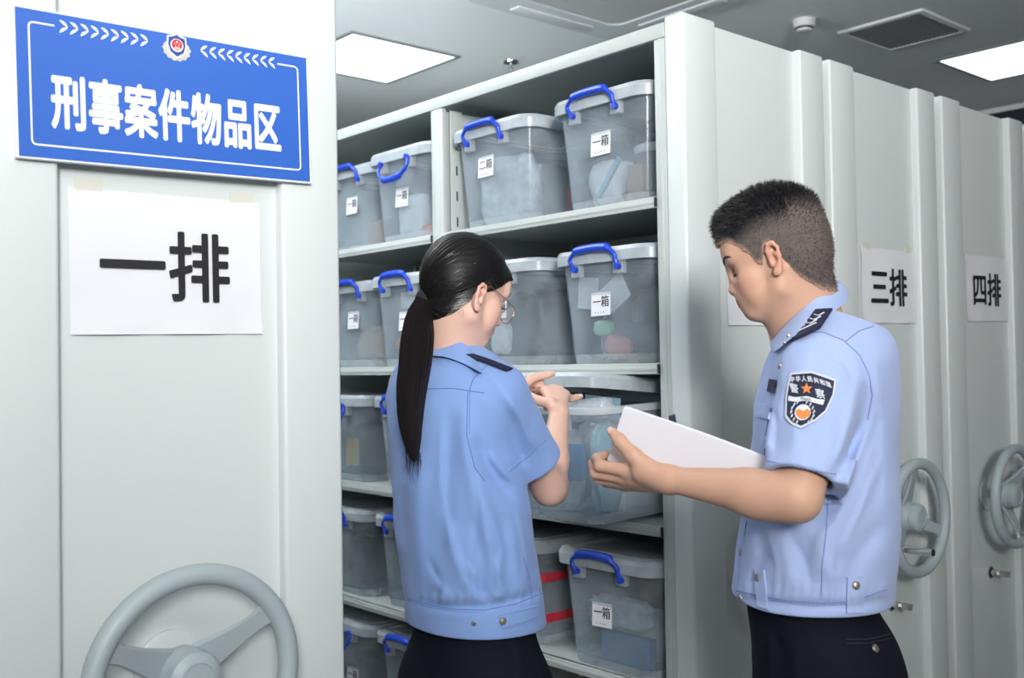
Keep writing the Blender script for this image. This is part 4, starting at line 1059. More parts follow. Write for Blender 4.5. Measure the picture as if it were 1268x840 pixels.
cut = [(( (1006, 440), (975, 480), (958, 545)), 9, .004), (((1075, 470), (1062, 530), (1040, 590)), 8, -.003), (((1068, 540), (1030, 640), (1000, 690)), 12, .006), (((1090, 520), (1060, 620), (1010, 720)), 14, .005),
       (((1048, 560), (1010, 660), (978, 735)), 10, -.005), (((1095, 640), (1055, 700), (1040, 745)), 12, -.005), (((960, 650), (975, 700), (985, 735)), 12, .005), (((1000, 640), (1020, 700), (1045, 730)), 12, .004), (((940, 640), (945, 690), (930, 735)), 9, -.004),
       (((1080, 440), (1095, 520), (1098, 640)), 9, .004), (((1050, 430), (1062, 470), (1050, 540)), 10, .004), (((985, 470), (968, 520), (965, 575)), 8, -.003), (((1020, 540), (1000, 575), (1003, 600)), 8, -.003), (((960, 480), (950, 530), (947, 570)), 6, .004),
       (((905, 742), (960, 748), (1005, 752), (1060, 750), (1100, 742)), 6, -.004)]
cut += [(((x_, 743), (x_+4, 722)), 3.2, .0014) for x_ in range(922, 1096, 12)]
cut += [(((1088, 500), (1050, 600), (1012, 668)), 5, .0030), (((1095, 560), (1062, 640), (1030, 700)), 5, .0026), (((1070, 600), (1040, 680), (1033, 735)), 5, -.0024), (((950, 660), (962, 700), (960, 738)), 4, .0022), (((975, 655), (1000, 700), (1006, 738)), 4.5, -.0022), (((1000, 470), (985, 520), (985, 570)), 5, .0018), (((1056, 500), (1046, 545), (1030, 580)), 5, .0028), (((1015, 430), (1045, 450), (1062, 480)), 4, .0014), (((958, 500), (962, 530), (958, 575)), 4, -.0018)]
sv.displace(lambda P: 1.5*folds(P, cut, 1.80)+.0020*vnoise(P, 22, 4)+.0010*vnoise(P, 60, 5))
sv.halfspace((0, 0, hemz), (0, 0, -1)); sv.halfspace(WP(1015, 385, DM), -fm*.34+Z3*.94+0*lm)
ax_ = (Sb-Sa)/np.linalg.norm(Sb-Sa)
# sleeve openings
e1n = (E1-S1)/np.linalg.norm(E1-S1)
hem1 = WP(994, 595, 1.553); g = np.stack(np.meshgrid(*[sv.lo[i]+sv.h*np.arange(sv.n[i]) for i in range(3)], indexing='ij'), -1).reshape(-1, 3)
def cut_sleeve(c, n, R=.085):
    q = g-c; a = q@n; rad = np.sqrt(np.maximum((q*q).sum(1)-a*a, 0)); m = (a > 0) & (a < .15) & (rad < R); d = sv.d.reshape(-1); d[m] = np.maximum(d[m], np.minimum(a[m], R-rad[m]).astype(np.float32))
n1 = ax_*.96+npv(camR)*(-.02); n1 /= np.linalg.norm(n1); cut_sleeve(hem1, n1)
n2 = (WP(980, 575, 1.94)-WP(1030, 462, 1.92)); n2 /= np.linalg.norm(n2); cut_sleeve(WP(982, 570, 1.94), n2)
sv.cone(hem1-n1*.02, hem1+n1*.05, .043, .043, .003, 's'); sv.cone(WP(982, 570, 1.94)-n2*.02, WP(982, 570, 1.94)+n2*.03, .043, .043, .004, 's')
shirt = mesh_from('uniform_shirt', [sv.mesh()], M_shirt, man)
del g
# collar
top = [WP(1041, 350, 1.76), WP(1024, 362, 1.705), WP(998, 381, 1.685), WP(973, 403, 1.700), WP(955, 424, 1.745), WP(965, 405, 1.79), WP(995, 375, 1.835), WP(1026, 355, 1.815)]
cs0 = Caster([shirt]); cs0.dep = 1.70
drp = [WP(1052, 368, 1.765), on(cs0, 1036, 385, .007), on(cs0, 1008, 406, .007), on(cs0, 985, 422, .007), on(cs0, 962, 438, .006), WP(965, 420, 1.82), WP(1000, 392, 1.87), WP(1034, 372, 1.845)]
collar('collar', top, drp, M_shirt, man)
# trousers, belt line hidden
hc = npv(WP(1015, 800, DM)); hc[2] = .90
fl = [(hc[0]-lm[0]*.10+fm[0]*.02, hc[1]-lm[1]*.10+fm[1]*.02), (hc[0]+lm[0]*.10, hc[1]+lm[1]*.10)]
pv = Vol((hc[0]-.27, hc[1]-.27, 0), (hc[0]+.27, hc[1]+.27, 1.09), .0055)
def wz(z, ru, rv, sh=0.0): return (z, hc[0]+fm[0]*sh, hc[1]+fm[1]*sh, ru, rv)
legs_volume(pv, hc-Z3*.05, fm, lm, .085, .098, fl, [wz(1.075, .100, .145, .02), wz(1.03, .106, .152, .012), wz(.98, .118, .168, -.004), wz(.92, .125, .178, -.012), wz(.86, .120, .178, -.012), wz(.80, .108, .172, -.004)])
tc_ = [(((935, 775), (938, 810), (940, 860)), 5, .005), (((950, 780), (953, 820), (952, 870)), 5, .005), (((965, 785), (968, 830)), 5, -.005), (((985, 790), (987, 860)), 6, .004), (((1055, 800), (1040, 850)), 12, .003)]
pv.displace(lambda P: folds(P, tc_, 1.78)+.002*vnoise(P, 20, 9))
trousers = mesh_from('trousers', [pv.mesh()], M_trous, man)
for (x, y) in fl: shoe(man, x, y, fm)

# sewn details
cs = Caster([shirt]); cst = Caster([trousers])
seam(cs, [(1000, 412), (1020, 412), (1045, 422), (1064, 440), (1076, 464), (1080, 490), (1074, 520)], .0009, M_seam, 'sleeve_seam', man)
seam(cs, [(950, 571), (975, 576), (1005, 582), (1036, 588)], .0008, M_seam, 'stitching', man, dash=.004)
seam(cs, [(1046, 424), (1064, 410), (1082, 404)], .0008, M_seam, 'yoke_seam', man)
seam(cs, [(1026, 604), (1024, 650), (1018, 700), (1017, 738)], .0008, M_seam, 'side_seam', man)
seam(cs, [(911, 731), (935, 737), (975, 744), (1015, 747), (1055, 745), (1098, 730)], .0009, M_seam, 'hem_seam', man)
seam(cs, [(948, 742), (985, 748), (1015, 750), (1050, 748)], .0008, M_seam, 'stitching', man, dash=.004)
seam(cs, [(925, 645), (918, 690), (915, 725)], .0009, M_seam, 'placket_edge', man)
def strap_tab(cast, pts, m, name, parent, bx, by, r=.0062):
    t = patch(cast, pts, .002, m, name, parent, off=.0008); button(cast, bx, by, r, M_button, 'button', t) if True else None; return t
# belt tabs with buttons
class _C: pass
def tab(pts, bxy, parent, cast, shirtm, seamm, nm='hem_tab'):
    t = patch(cast, pts, .0032, shirtm, nm, parent, off=.0012)
    p, n = cast.hit(*bxy, .0035)
    mb = MB(); mb.lathe([(.0066, 0), (.0066, .0012), (.0052, .0030), (.0018, .0038)], n=18); mb.xf(Matrix.Translation(p) @ n.to_track_quat('Z', 'Y').to_matrix().to_4x4()); mb.build('button', M_button, t)
    return t
tab([(1048, 715), (1067, 715), (1069, 777), (1047, 778)], (1059, 725), man, cs, M_shirt, M_seam)
tab([(936, 705), (948, 706), (953, 768), (940, 763)], (941, 716), man, cs, M_shirt, M_seam)
for x, y in ((917, 684), (917, 741)): button(cs, x, y, .0060, M_button, 'button', man)
# pocket with flap
seam(cs, [(955, 502), (948, 540), (946, 575)], .0007, M_seam, 'pocket_edge', man)
fp = patch(cs, [(937, 498), (957, 504), (953, 520), (936, 516)], .002, M_shirt, 'pocket_flap', man, off=.001); button(cs, 943, 515, .0058, M_button, 'button', man)
button(cs, 966, 453, .0055, M_button, 'button', man)
# name tag
nt_ = patch(cs, [(956, 470), (963, 471), (960, 487), (953, 486)], .0022, M_navy2, 'badge_number', man, off=.003)
tf = Fit(cs, 951, 966, 468, 490); t = text_mb('警察', 1, bold=.01, depth=.0003); drape(tf, t, 958, 479, 2.0, .4, -.8, -4.6, .0095).build('lettering', M_silver2, nt_, smooth=False)
# shoulder board
ep = patch(cs, [(1012, 389), (1031, 388), (1017, 410), (988, 424)], .0035, M_navy2, 'shoulder_board', man, off=.006)
for (a, b) in (((1011, 396), (1022, 394)), ((1006, 401), (1018, 399)), ((1001, 406), (1014, 403)), ((994, 416), (1013, 407))):
    mid = ((a[0]+b[0])/2-1, (a[1]+b[1])/2+3.0) if a[0] != 994 else ((a[0]+b[0])/2, (a[1]+b[1])/2)
    q = [cs.hit(*a, .0105)[0], cs.hit(*mid, .0105)[0], cs.hit(*b, .0105)[0]]
    mb = MB(); mb.tube(q, .0011, 6); mb.build('rank_bar', M_silver2, ep)
# collar pins
for x, y in ((972, 425), (977, 416)):
    mb = MB(); mb.lathe([(.0035, 0), (.003, .0015), (.001, .002)], n=12)
    ccol = Caster([o for o in man.children if o.name.startswith('collar')]); p, n = ccol.hit(x, y, .0005)
    if p is not None: mb.xf(Matrix.Translation(p) @ n.to_track_quat('Z', 'Y').to_matrix().to_4x4()); mb.build('collar_pin', M_chrome, man)
# arm badge
cloth_cast, cs = cs, Fit(cs, 974, 1034, 461, 532)
def bz_(pts, off, th=.0006, mname=M_silver2, nm='x', par=None):
    m = MB(); P = []
    cx = sum(p[0] for p in pts)/len(pts); cy = sum(p[1] for p in pts)/len(pts)
    for ring in range(0, 5):
        s_ = 1-ring/4; R_ = []
        for (x, y) in pts:
            p, n = cs.hit(cx+(x-cx)*s_, cy+(y-cy)*s_, off); R_.append(p+n*th)
        P.append(R_)
    base = [cs.hit(x, y, off-.0004)[0] for x, y in pts]; n = len(pts); m.rings([base]+P, caps=False, flip=False)
    return m.build(nm, mname, par, angle=50)
def dens(pts, n=4):
    out = []
    for i in range(len(pts)):
        a, b = pts[i], pts[(i+1) % len(pts)]
        for k in range(n): out.append((a[0]+(b[0]-a[0])*k/n, a[1]+(b[1]-a[1])*k/n))
    return out
sh0 = [(981, 463), (1006, 461), (1034, 471), (1031.5, 489), (1022, 511), (1009, 523), (992, 532), (981, 527), (974, 518), (974.5, 496), (977, 478)]
def shr(k, c=(1003, 493)): return [(c[0]+(x-c[0])*k, c[1]+(y-c[1])*k) for x, y in sh0]
_h = cs.hit; cs.hit = lambda x, y, off=0: _h(x, y, off+.0016)
bd = bz_(dens(shr(1.0)), .0015, .0010, M_silver2, 'arm_badge', man)
bz_(dens(shr(.92)), .0028, .0003, M_navy2, 'field', bd)
bz_(dens([(995+9.2*math.cos(a)+2*math.sin(a)*-.5, 512.5+10*math.sin(a)) for a in np.linspace(0, 2*PI, 15)[:-1]], 1), .0034, .0003, mat('badge_white', (.70, .75, .82), .6), 'roundel', bd)
bz_([(987.5, 510), (992, 508.5), (996, 511.5), (1000, 508), (1004, 511), (1002.5, 517), (997, 521), (991, 520), (988, 516)], .0040, .0003, M_orange, 'roundel_base', bd)
bz_([(1000+6.8*(1 if i % 2 == 0 else .42)*math.sin(PI*i/5), 483+7.4*(1 if i % 2 == 0 else .42)*-math.cos(PI*i/5)) for i in range(10)], .0036, .0004, M_orange, 'star', bd)
bz_(dens([(979, 492), (986, 494), (1000, 492.5), (1012, 496), (1020, 496.5), (1018, 503), (1010, 501), (1000, 498), (987, 499.5), (978.5, 498)], 2), .0036, .0003, mat('badge_white', (.7, .75, .82), .6), 'scroll', bd)
t = text_mb('POLICE', 1, bold=.01, depth=.0002); drape(cs, t, 999, 496.2, 3.4, .55, -.8, -4.0, .0044).build('scroll_lettering', M_navy2, bd, smooth=False)
for ch, x, y in (('警', 985.5, 482.5), ('察', 1015, 489)):
    t = text_mb(ch, 1, bold=.012, depth=.0002); drape(cs, t, x, y, 10.5, 2, -2.2, -12.5, .0036).build('lettering', mat('badge_white', (.7, .75, .82), .6), bd, smooth=False)
for i, ch in enumerate('中华人民共和国'):
    u = i/6; x = 983.5+41*u; y = 471.5-3.2*math.sin(u*PI)+6.0*u; t = text_mb(ch, 1, bold=.02, depth=.0002)
    drape(cs, t, x, y, 6.0, -1.5+4*u, -.2-2.2*u, -7.4, .0036).build('lettering', mat('badge_white', (.7, .75, .82), .6), bd, smooth=False)
for s in (-1, 1):
    for i in range(7):
        a = math.radians(20+i*21); x, y = 995+s*12.6*math.cos(a-PI/2+PI/2)*1.0 if False else 995+s*12.8*math.sin(math.radians(150-i*21)), 512.5-14.0*math.cos(math.radians(150-i*21))
        q = [cs.hit(x-1.2, y+2.4, .0036)[0], cs.hit(x, y, .0040)[0], cs.hit(x+.8, y-2.4, .0036)[0]]; mb = MB(); mb.tube(q, [.0006, .0016, .0004], 6); mb.build('wreath_leaf', M_silver2, bd)
cs = cloth_cast
# trouser pocket
seam(cst, [(1048, 792), (1075, 792), (1102, 786)], .0010, mat('trouser_welt', (.02, .02, .03), .8), 'pocket_welt', man); seam(cst, [(1048, 797), (1075, 797), (1102, 791)], .0008, mat('trouser_welt', (.02, .02, .03), .8), 'pocket_welt', man)
button(cst, 1084, 803, .0068, M_button, 'button', man)

# hair: dark cap faded at the sides, with short strands standing out of it
def hair_region_m(x, y, z):
    """>0 inside the hairline (head frame)."""
    line = np.where(x > .055, .052+(x-.055)*-.25, 0)
    base = np.interp(x, [-.12, -.085, -.06, -.035, -.012, -.004, .010, .022, .030, .045, .062, .075, .1], [-.098, -.094, -.080, -.052, -.016, .024, .022, -.008, -.006, .022, .036, .050, .056])
    return z-base
hvv = Vol(HM.o-np.array([.14, .14, .14]), HM.o+np.array([.14, .14, .16]), .0025)
def hell(v, f, c, r, b=.01, tilt=0): v.ell(f.q(*c), np.array(r)*f.k, f.R(tilt), b*f.k)
hell(hvv, HM, (-.012, 0, .036), (.096+.0028, .075+.0022, .080+.006)); hell(hvv, HM, (-.035, 0, .010), (.072+.0028, .070+.002, .072+.003), .02); hell(hvv, HM, (.030, 0, .010), (.062+.0015, .064+.0015, .070+.004), .02); hell(hvv, HM, (.074, 0, .045), (.025, .052, .040), .02)
hell(hvv, HM, (.014, 0, .096), (.068, .052, .036), .03); hell(hvv, HM, (-.02, 0, .075), (.080, .062, .058), .03)
hvv.cone(HM.p(-.030, 0, -.02), nb, .0575, .0570, .02)
gx = np.stack(np.meshgrid(*[hvv.lo[i]+hvv.h*np.arange(hvv.n[i]) for i in range(3)], indexing='ij'), -1).reshape(-1, 3)
hx_, hy_, hz_ = HM.inv(gx); reg = hair_region_m(hx_, hy_, hz_)+.003*vnoise(gx, 500, 2)+.002*vnoise(gx, 900, 6); hvv.d = np.maximum(hvv.d, (-reg*HM.k).astype(np.float32).reshape(hvv.n)); del gx
def fade(P):
    x, y, z = HM.inv(P); top_ = np.clip((z-.050-.02*(x < -.05)+.35*np.clip(.05-np.abs(y), 0, .05)+.45*np.clip(x-.02, 0, .06))/.035, 0, 1)
    c0 = np.array([.115, .095, .09]); c1 = np.array([.012, .011, .013]); edge = np.clip(hair_region_m(x, y, z)/.014, 0, 1)
    sk = np.array([.52, .32, .24]); c = c0*(1-top_[:, None])+c1*top_[:, None]; n_ = 1+.10*vnoise(P, 500, 8)
    return np.clip((sk*(1-edge[:, None])*.8+c*(.2+.8*edge[:, None]))*n_[:, None], 0, 1)
hair = mesh_from('hair', [hvv.mesh()], M_scalp, man, col=fade)
def strands(obj, f, n, lenf, dirf, m, name, parent, wid=.00032, seed=1, keepf=None, colf=None, seg=2):
    rnd = np.random.RandomState(seed); me = obj.data; nv = len(me.vertices); co = np.zeros(nv*3); me.vertices.foreach_get('co', co); co = co.reshape(-1, 3); no = np.zeros(nv*3); me.vertices.foreach_get('normal', no); no = no.reshape(-1, 3)
    x, y, z = f.inv(co); ok = np.nonzero(keepf(x, y, z))[0]; pick = rnd.choice(ok, n); P = co[pick]+rnd.normal(size=(n, 3))*.0012; N = no[pick]; X, Y, Z_ = f.inv(P)
    D = dirf(X, Y, Z_, N, rnd); D /= np.linalg.norm(D, axis=1)[:, None]; L = lenf(X, Y, Z_, rnd)
    S = np.cross(D, npv(camF)+rnd.normal(size=(n, 3))*.3); S /= np.linalg.norm(S, axis=1)[:, None]; w = wid
    A = P-N*.001; B = P+D*(L*.5)[:, None]; T = P+D*L[:, None]+rnd.normal(size=(n, 3))*.0006-N*(L*.12)[:, None]
    V = np.concatenate([A-S*w, A+S*w, B+S*w*.8, B-S*w*.8, T]); k = np.arange(n)
    me2 = bpy.data.meshes.new(name); Fq = np.stack([k, k+n, k+2*n, k+3*n], 1).tolist(); Ft = np.stack([k+3*n, k+2*n, k+4*n], 1).tolist(); me2.from_pydata(V.tolist(), [], Fq+Ft); me2.materials.append(m)
    if colf is not None: c = colf(V); ca = me2.color_attributes.new('col', 'FLOAT_COLOR', 'POINT'); a = np.ones((len(V), 4), np.float32); a[:, :3] = c; ca.data.foreach_set('color', a.ravel())
    o = bpy.data.objects.new(name, me2); C.objects.link(o); o.parent = parent; return o
def mlen(x, y, z, r): t = np.clip((z-.05)/.04, 0, 1); return (.003+.009*t+.004*np.clip((x-.03)/.05, 0, 1)*t)*(.7+.5*r.rand(len(x)))
def mdir(x, y, z, N, r):
    t = np.clip((x+.03)/.05, 0, 1)[:, None]; crown = HM.x*.9-HM.z*.25
    return N*(.75-.25*t)+crown*(.55*t)-HM.z*(1-np.clip((z-.03)/.05, 0, 1))[:, None]*.6+HM.z*.25*(1-t)*np.clip((z-.03)/.05, 0, 1)[:, None]+r.normal(size=N.shape)*.18
strands(hair, HM, 16000, mlen, mdir, mat('hair_strand', (1, 1, 1), .5, spec=.35, attr='col'), 'hair_strands', man, .00036, 5, keepf=lambda x, y, z: hair_region_m(x, y, z) > .002, colf=lambda V: fade(V)*.8)['kind'] = 'stuff'

# ------------------------------------------------------------------ papers in his hand
pst = empty('paper_stack', tuple(WP(856, 560, 1.66)), 0, 'stack of white paper sheets held by the man', 'papers')
TL, TR_, BL = WP(772.5, 505, 1.722), WP(958, 572, 1.602), WP(752, 570, 1.762)
nrm = np.cross(TR_-TL, BL-TL); nrm /= np.linalg.norm(nrm); nrm = nrm if nrm@npv(camF) > 0 else -nrm
O0 = npv(pst.location); rnd = random.Random(4)
for k in range(7):
    mb = MB(); n = 16; off = k*.00135; V = []; jt = (rnd.uniform(-.0015, .0015), rnd.uniform(-.001, .0025))
    for side in (0, 1):
        for j in range(n+1):
            for i in range(n+1):
                u, w = i/n, j/n; p = TL+(TR_-TL)*(u+jt[0])+(BL-TL)*w*1.0-O0
                sag = .010*math.sin(u*PI)*(1-.3*w)+.0015*math.sin(u*9+k)*(k > 3)
                p = p+nrm*(off+sag*.6+side*.0009)+(TL-BL)/np.linalg.norm(TL-BL)*jt[1]*(k > 0)
                V.append(p)
    g_ = n+1; N_ = g_*g_; F = []
    for j in range(n):
        for i in range(n): q = j*g_+i; F += [(q, q+g_, q+g_+1, q+1), (N_+q, N_+q+1, N_+q+g_+1, N_+q+g_)]
    for i in range(n):
        for q, w in ((i+1, i), (n*g_+i, n*g_+i+1), (i*g_, (i+1)*g_), ((i+1)*g_+n, i*g_+n)): F.append((q, w, w+N_, q+N_))
    mb.add(V, F); mb.build('sheet', mat('paper_bright', (.80, .81, .88), .75, bump=.2, bscale=30), pst, angle=60)
# pen held by the far hand, tip above the sheets
pn = empty('pen', tuple(WP(834, 530, 1.74)), 0, 'dark pen tip showing above the top edge of the paper stack', 'pen'); O1 = npv(pn.location)
a, b = WP(831, 515, 1.745)-O1, WP(838, 552, 1.755)-O1
mb = MB(); mb.tube([a*.6+b*.4, b, b*1.6-a*.6], [.0042, .0048, .0048], 12); mb.build('barrel', mat('pen_dark', (.03, .03, .05), .3), pn)
mb = MB(); mb.tube([a, a*.6+b*.4], [.0045, .0056], 12); mb.build('cap', mat('pen_dark', (.03, .03, .05), .3), pn)
mb = MB(); mb.tube([a*1.05-b*.05+Rh*.006, a*.5+b*.5+Rh*.006], .0016, 6); mb.build('clip', M_chrome, pn)

# ================================================================== the woman
woman = empty('person', (0, 0, 0), 0, 'woman with glasses and a long black ponytail reaching into the open box', 'person')
BW = math.radians(50); fw = Fh*math.cos(BW)+Rh*math.sin(BW); lw_ = np.cross(Z3, fw); DW = 1.95
bh = math.radians(54); fhw = Fh*math.cos(bh)+Rh*math.sin(bh)
HW = Frame(WP(577, 361, 1.93), fhw, math.radians(22), 0, .80); HW.zc = .90; HW.ear = (.006, -.019, .8)
hv = Vol(HW.o-np.array([.15, .15, .26]), HW.o+np.array([.15, .15, .14]), .0021)
build_head(hv, HW, True)
hv.cone(HW.p(-.030, 0, -.02), WP(556, 455, 1.95), .046, .049, .02); hv.cone(HW.p(.0, 0, -.06), WP(566, 455, 1.95), .034, .040, .025)
hv.halfspace((0, 0, HW.o[2]-.25), (0, 0, -1))
# near (right) arm
S, E, Wr = WP(610, 482, 1.90), WP(681, 604, 2.03), WP(692, 512, 2.150)
av = Vol(np.minimum(np.minimum(S, E), WP(650, 490, 2.28))-.07, np.maximum(np.maximum(S, E), WP(722, 480, 2.28))+.06, .0022)
av.cone(S, E, .044, .033, .01); av.cone(E, E*.65+Wr*.35, .033, .0305, .015); av.cone(E*.65+Wr*.35, Wr, .0305, .0195, .01)
mc = [WP(675, 484, 2.205), WP(684, 482, 2.215), WP(693, 484, 2.213), WP(700, 489, 2.205)]
for q in mc: av.cone(Wr, q, .0150, .0098, .010)
av.chain([Wr, WP(682, 500, 2.150), WP(669, 497, 2.165), WP(658, 490, 2.185)], [.0145, .0125, .0092, .0070], .007)
av.chain([mc[0], WP(668, 484, 2.238), WP(664, 494, 2.258), WP(662, 502, 2.262)], [.0096, .0086, .0076, .0064], .004)
av.chain([mc[1], WP(681, 484, 2.252), WP(678, 496, 2.268), WP(676, 505, 2.264)], [.0098, .0088, .0078, .0066], .004)
av.chain([mc[2], WP(695, 485, 2.252), WP(693, 496, 2.268), WP(690, 505, 2.262)], [.0096, .0084, .0076, .0064], .004)
av.chain([mc[3], WP(707, 494, 2.222), WP(713, 493, 2.232), WP(719, 491, 2.240)], [.0090, .0080, .0072, .0060], .004)
# far (left) arm
S3, E3, W3 = WP(508, 478, 2.06), WP(588, 596, 2.26), WP(632, 489, 2.215)
bv = Vol(np.minimum(np.minimum(S3, E3), W3)-.08, np.maximum(np.maximum(S3, E3), WP(690, 460, 2.30))+.07, .0025)
bv.cone(S3, E3, .043, .033, .01); bv.cone(E3, W3, .033, .0195, .01)
mc = [WP(659, 469, 2.235), WP(657, 474, 2.255), WP(655, 480, 2.270), WP(652, 486, 2.280)]
for q in mc: bv.cone(W3, q, .0145, .0096, .010)
bv.chain([mc[0], WP(670, 466, 2.242), WP(678, 464.5, 2.247), WP(684.5, 463, 2.252)], [.0095, .0082, .0074, .0062], .004)
bv.chain([mc[1], WP(669, 474, 2.262), WP(671, 481, 2.262), WP(664, 484, 2.250)], [.0095, .0086, .0076, .0064], .004)
bv.chain([mc[2], WP(667, 481, 2.278), WP(668, 488, 2.274), WP(661, 490, 2.262)], [.0092, .0084, .0074, .0062], .004)
bv.chain([mc[3], WP(663, 488, 2.287), WP(663, 494, 2.282), WP(657, 495, 2.270)], [.0085, .0076, .0068, .0056], .004)
bv.chain([W3, WP(640, 487, 2.205), WP(648, 489, 2.200), WP(655, 490, 2.198)], [.0145, .0125, .0092, .0068], .006)
tv = Vol(WP(570, 560, DW)-np.array([.3, .3, .32]), WP(570, 560, DW)+np.array([.3, .3, .22]), .012)
def wsect(y, xl, xr, rf, rs, D=None): c = WP((xl+xr)/2, y, D or DW); return (c[2], c[0], c[1], rf, rs)
tv.loft([wsect(740, 505, 665, .085, .12), wsect(640, 493, 652, .09, .12), wsect(560, 486, 645, .085, .125), wsect(500, 487, 625, .08, .13), wsect(460, 515, 600, .06, .08)], fw, lw_, k=0)
mesh_from('body', [hv.mesh(), av.mesh(), bv.mesh(), tv.mesh()], M_skinw, woman, col=skin_tint(HW, (.85, .42, .42)))
nail(WP(682.5, 461.2, 2.244), npv(camU)*.8-npv(camF)*.7, npv(camR), .008, .011, woman, M_nail)
nail(WP(717.5, 489.6, 2.233), npv(camU)*.8-npv(camF)*.6, npv(camR), .007, .009, woman, M_nail)
eyes_and_brows(HW, woman)
# shirt
sv = Vol(WP(575, 590, DW)-np.array([.34, .34, .36]), WP(575, 590, DW)+np.array([.34, .34, .32]), .0032)
# sections: rows of (y, left, right) silhouettes at the body's depth
def ws(y, xl, xr, asp=1.32):
    w = (xr-xl)/2*DW/FPX; a = math.sin(BW); b = math.cos(BW); ru = w/math.sqrt(a*a+(asp*b)**2); return wsect(y, xl, xr, ru, ru*asp)
SW = [(800, 505, 672), (770, 503, 672), (735, 500, 669), (690, 494, 662), (645, 489, 655), (600, 486, 650), (560, 483, 644), (525, 481, 638), (495, 486, 630), (472, 497, 618), (452, 513, 602), (436, 526, 588), (420, 536, 578)]
sv.loft([ws(*q) for q in SW], fw, lw_, k=0, pw=2.25, cap=0)
sv.cone(WP(590, 474, 1.91), WP(612, 492, 1.885), .060, .062, .05); sv.cone(WP(612, 492, 1.885), WP(671, 594, 1.975), .060, .055, .014)
sv.cone(WP(520, 474, 2.02), WP(519, 496, 2.06), .056, .058, .05); sv.cone(WP(519, 496, 2.06), WP(560, 580, 2.20), .058, .055, .03)
fl_w = [(((575, 500), (578, 560), (600, 640), (610, 740)), 13, .009), (((560, 500), (555, 600), (548, 700)), 10, -.004), (((610, 470), (645, 520), (672, 572)), 10, .004), (((590, 540), (610, 590), (640, 625)), 8, -.006), (((600, 560), (640, 600)), 6, .004),
        (((520, 560), (515, 640), (522, 740)), 12, .005), (((540, 620), (570, 700), (595, 745)), 10, .005), (((590, 640), (600, 700), (592, 745)), 8, -.005), (((632, 640), (640, 700), (648, 750)), 8, .004), (((565, 660), (580, 715), (610, 748)), 7, -.004), (((500, 600), (505, 680)), 8, -.004),
        (((536, 715), (550, 735), (545, 750)), 7, .004), (((615, 690), (622, 730), (615, 750)), 6, .004), (((583, 440), (625, 480), (655, 530)), 8, .003), (((635, 500), (640, 545), (650, 580)), 8, -.003),
        (((498, 742), (545, 751), (600, 751), (650, 740), (672, 730)), 6, -.0045)]
fl_w += [(((x_, 752), (x_+2, 733)), 3.0, .0014) for x_ in range(512, 668, 11)]
fl_w += [(((548, 520), (545, 600), (560, 690)), 5, .0022), (((600, 610), (622, 680), (612, 742)), 5, .0026), (((585, 560), (592, 640), (580, 720)), 5, -.0022), (((640, 620), (652, 690), (650, 740)), 4.5, .0022), (((620, 480), (650, 530), (668, 565)), 5, .0020), (((512, 520), (505, 600), (510, 700)), 5, .0020), (((575, 690), (590, 725), (588, 752)), 4, .0022), (((530, 690), (545, 722), (540, 750)), 4, -.0022), (((596, 560), (618, 590), (640, 605)), 4, -.0015)]
sv.displace(lambda P: 1.5*folds(P, fl_w, 2.0)+.0022*vnoise(P, 20, 14)+.0012*vnoise(P, 55, 15))
hz_w = WP(590, 762, DW)[2]
sv.halfspace((0, 0, .968), (0, 0, -1)); sv.halfspace(WP(560, 425, DW), Z3*.96-fw*.28)
g = np.stack(np.meshgrid(*[sv.lo[i]+sv.h*np.arange(sv.n[i]) for i in range(3)], indexing='ij'), -1).reshape(-1, 3)
c1 = WP(659, 574, 1.958); n1 = WP(671, 594, 1.975)-WP(612, 492, 1.885); n1 /= np.linalg.norm(n1); n1 = n1+npv(camR)*.0; n1 /= np.linalg.norm(n1)
cut_sleeve(c1, n1, .070)
c2 = WP(556, 572, 2.19); n2 = WP(560, 580, 2.20)-WP(519, 496, 2.06); n2 /= np.linalg.norm(n2)
qd = g-c2; a_ = qd@n2; rd = np.sqrt(np.maximum((qd*qd).sum(1)-a_*a_, 0)); m_ = (a_ > 0) & (a_ < .15) & (rd < .07) & ((qd@fw) > -.02); dd_ = sv.d.reshape(-1); dd_[m_] = np.maximum(dd_[m_], np.minimum(a_[m_], .07-rd[m_]).astype(np.float32))
sv.cone(c1-n1*.02, c1+n1*.05, .043, .043, .003, 's'); del g
shirt_w = mesh_from('uniform_shirt', [sv.mesh()], M_shirtw, woman)
top = [WP(536, 420, 1.955), WP(557, 421, 1.905), WP(576, 428, 1.885), WP(592, 440, 1.905), WP(597, 446, 1.96), WP(585, 434, 2.01), WP(562, 424, 2.03), WP(542, 419, 2.01)]
cs0 = Caster([shirt_w]); cs0.dep = 1.92
drp = [on(cs0, 534, 444, .008), on(cs0, 553, 446, .009), on(cs0, 577, 455, .009), on(cs0, 598, 464, .008), WP(606, 462, 1.96), WP(592, 448, 2.05), WP(562, 440, 2.07), WP(538, 440, 2.03)]
collar('collar', top, drp, M_shirtw, woman)
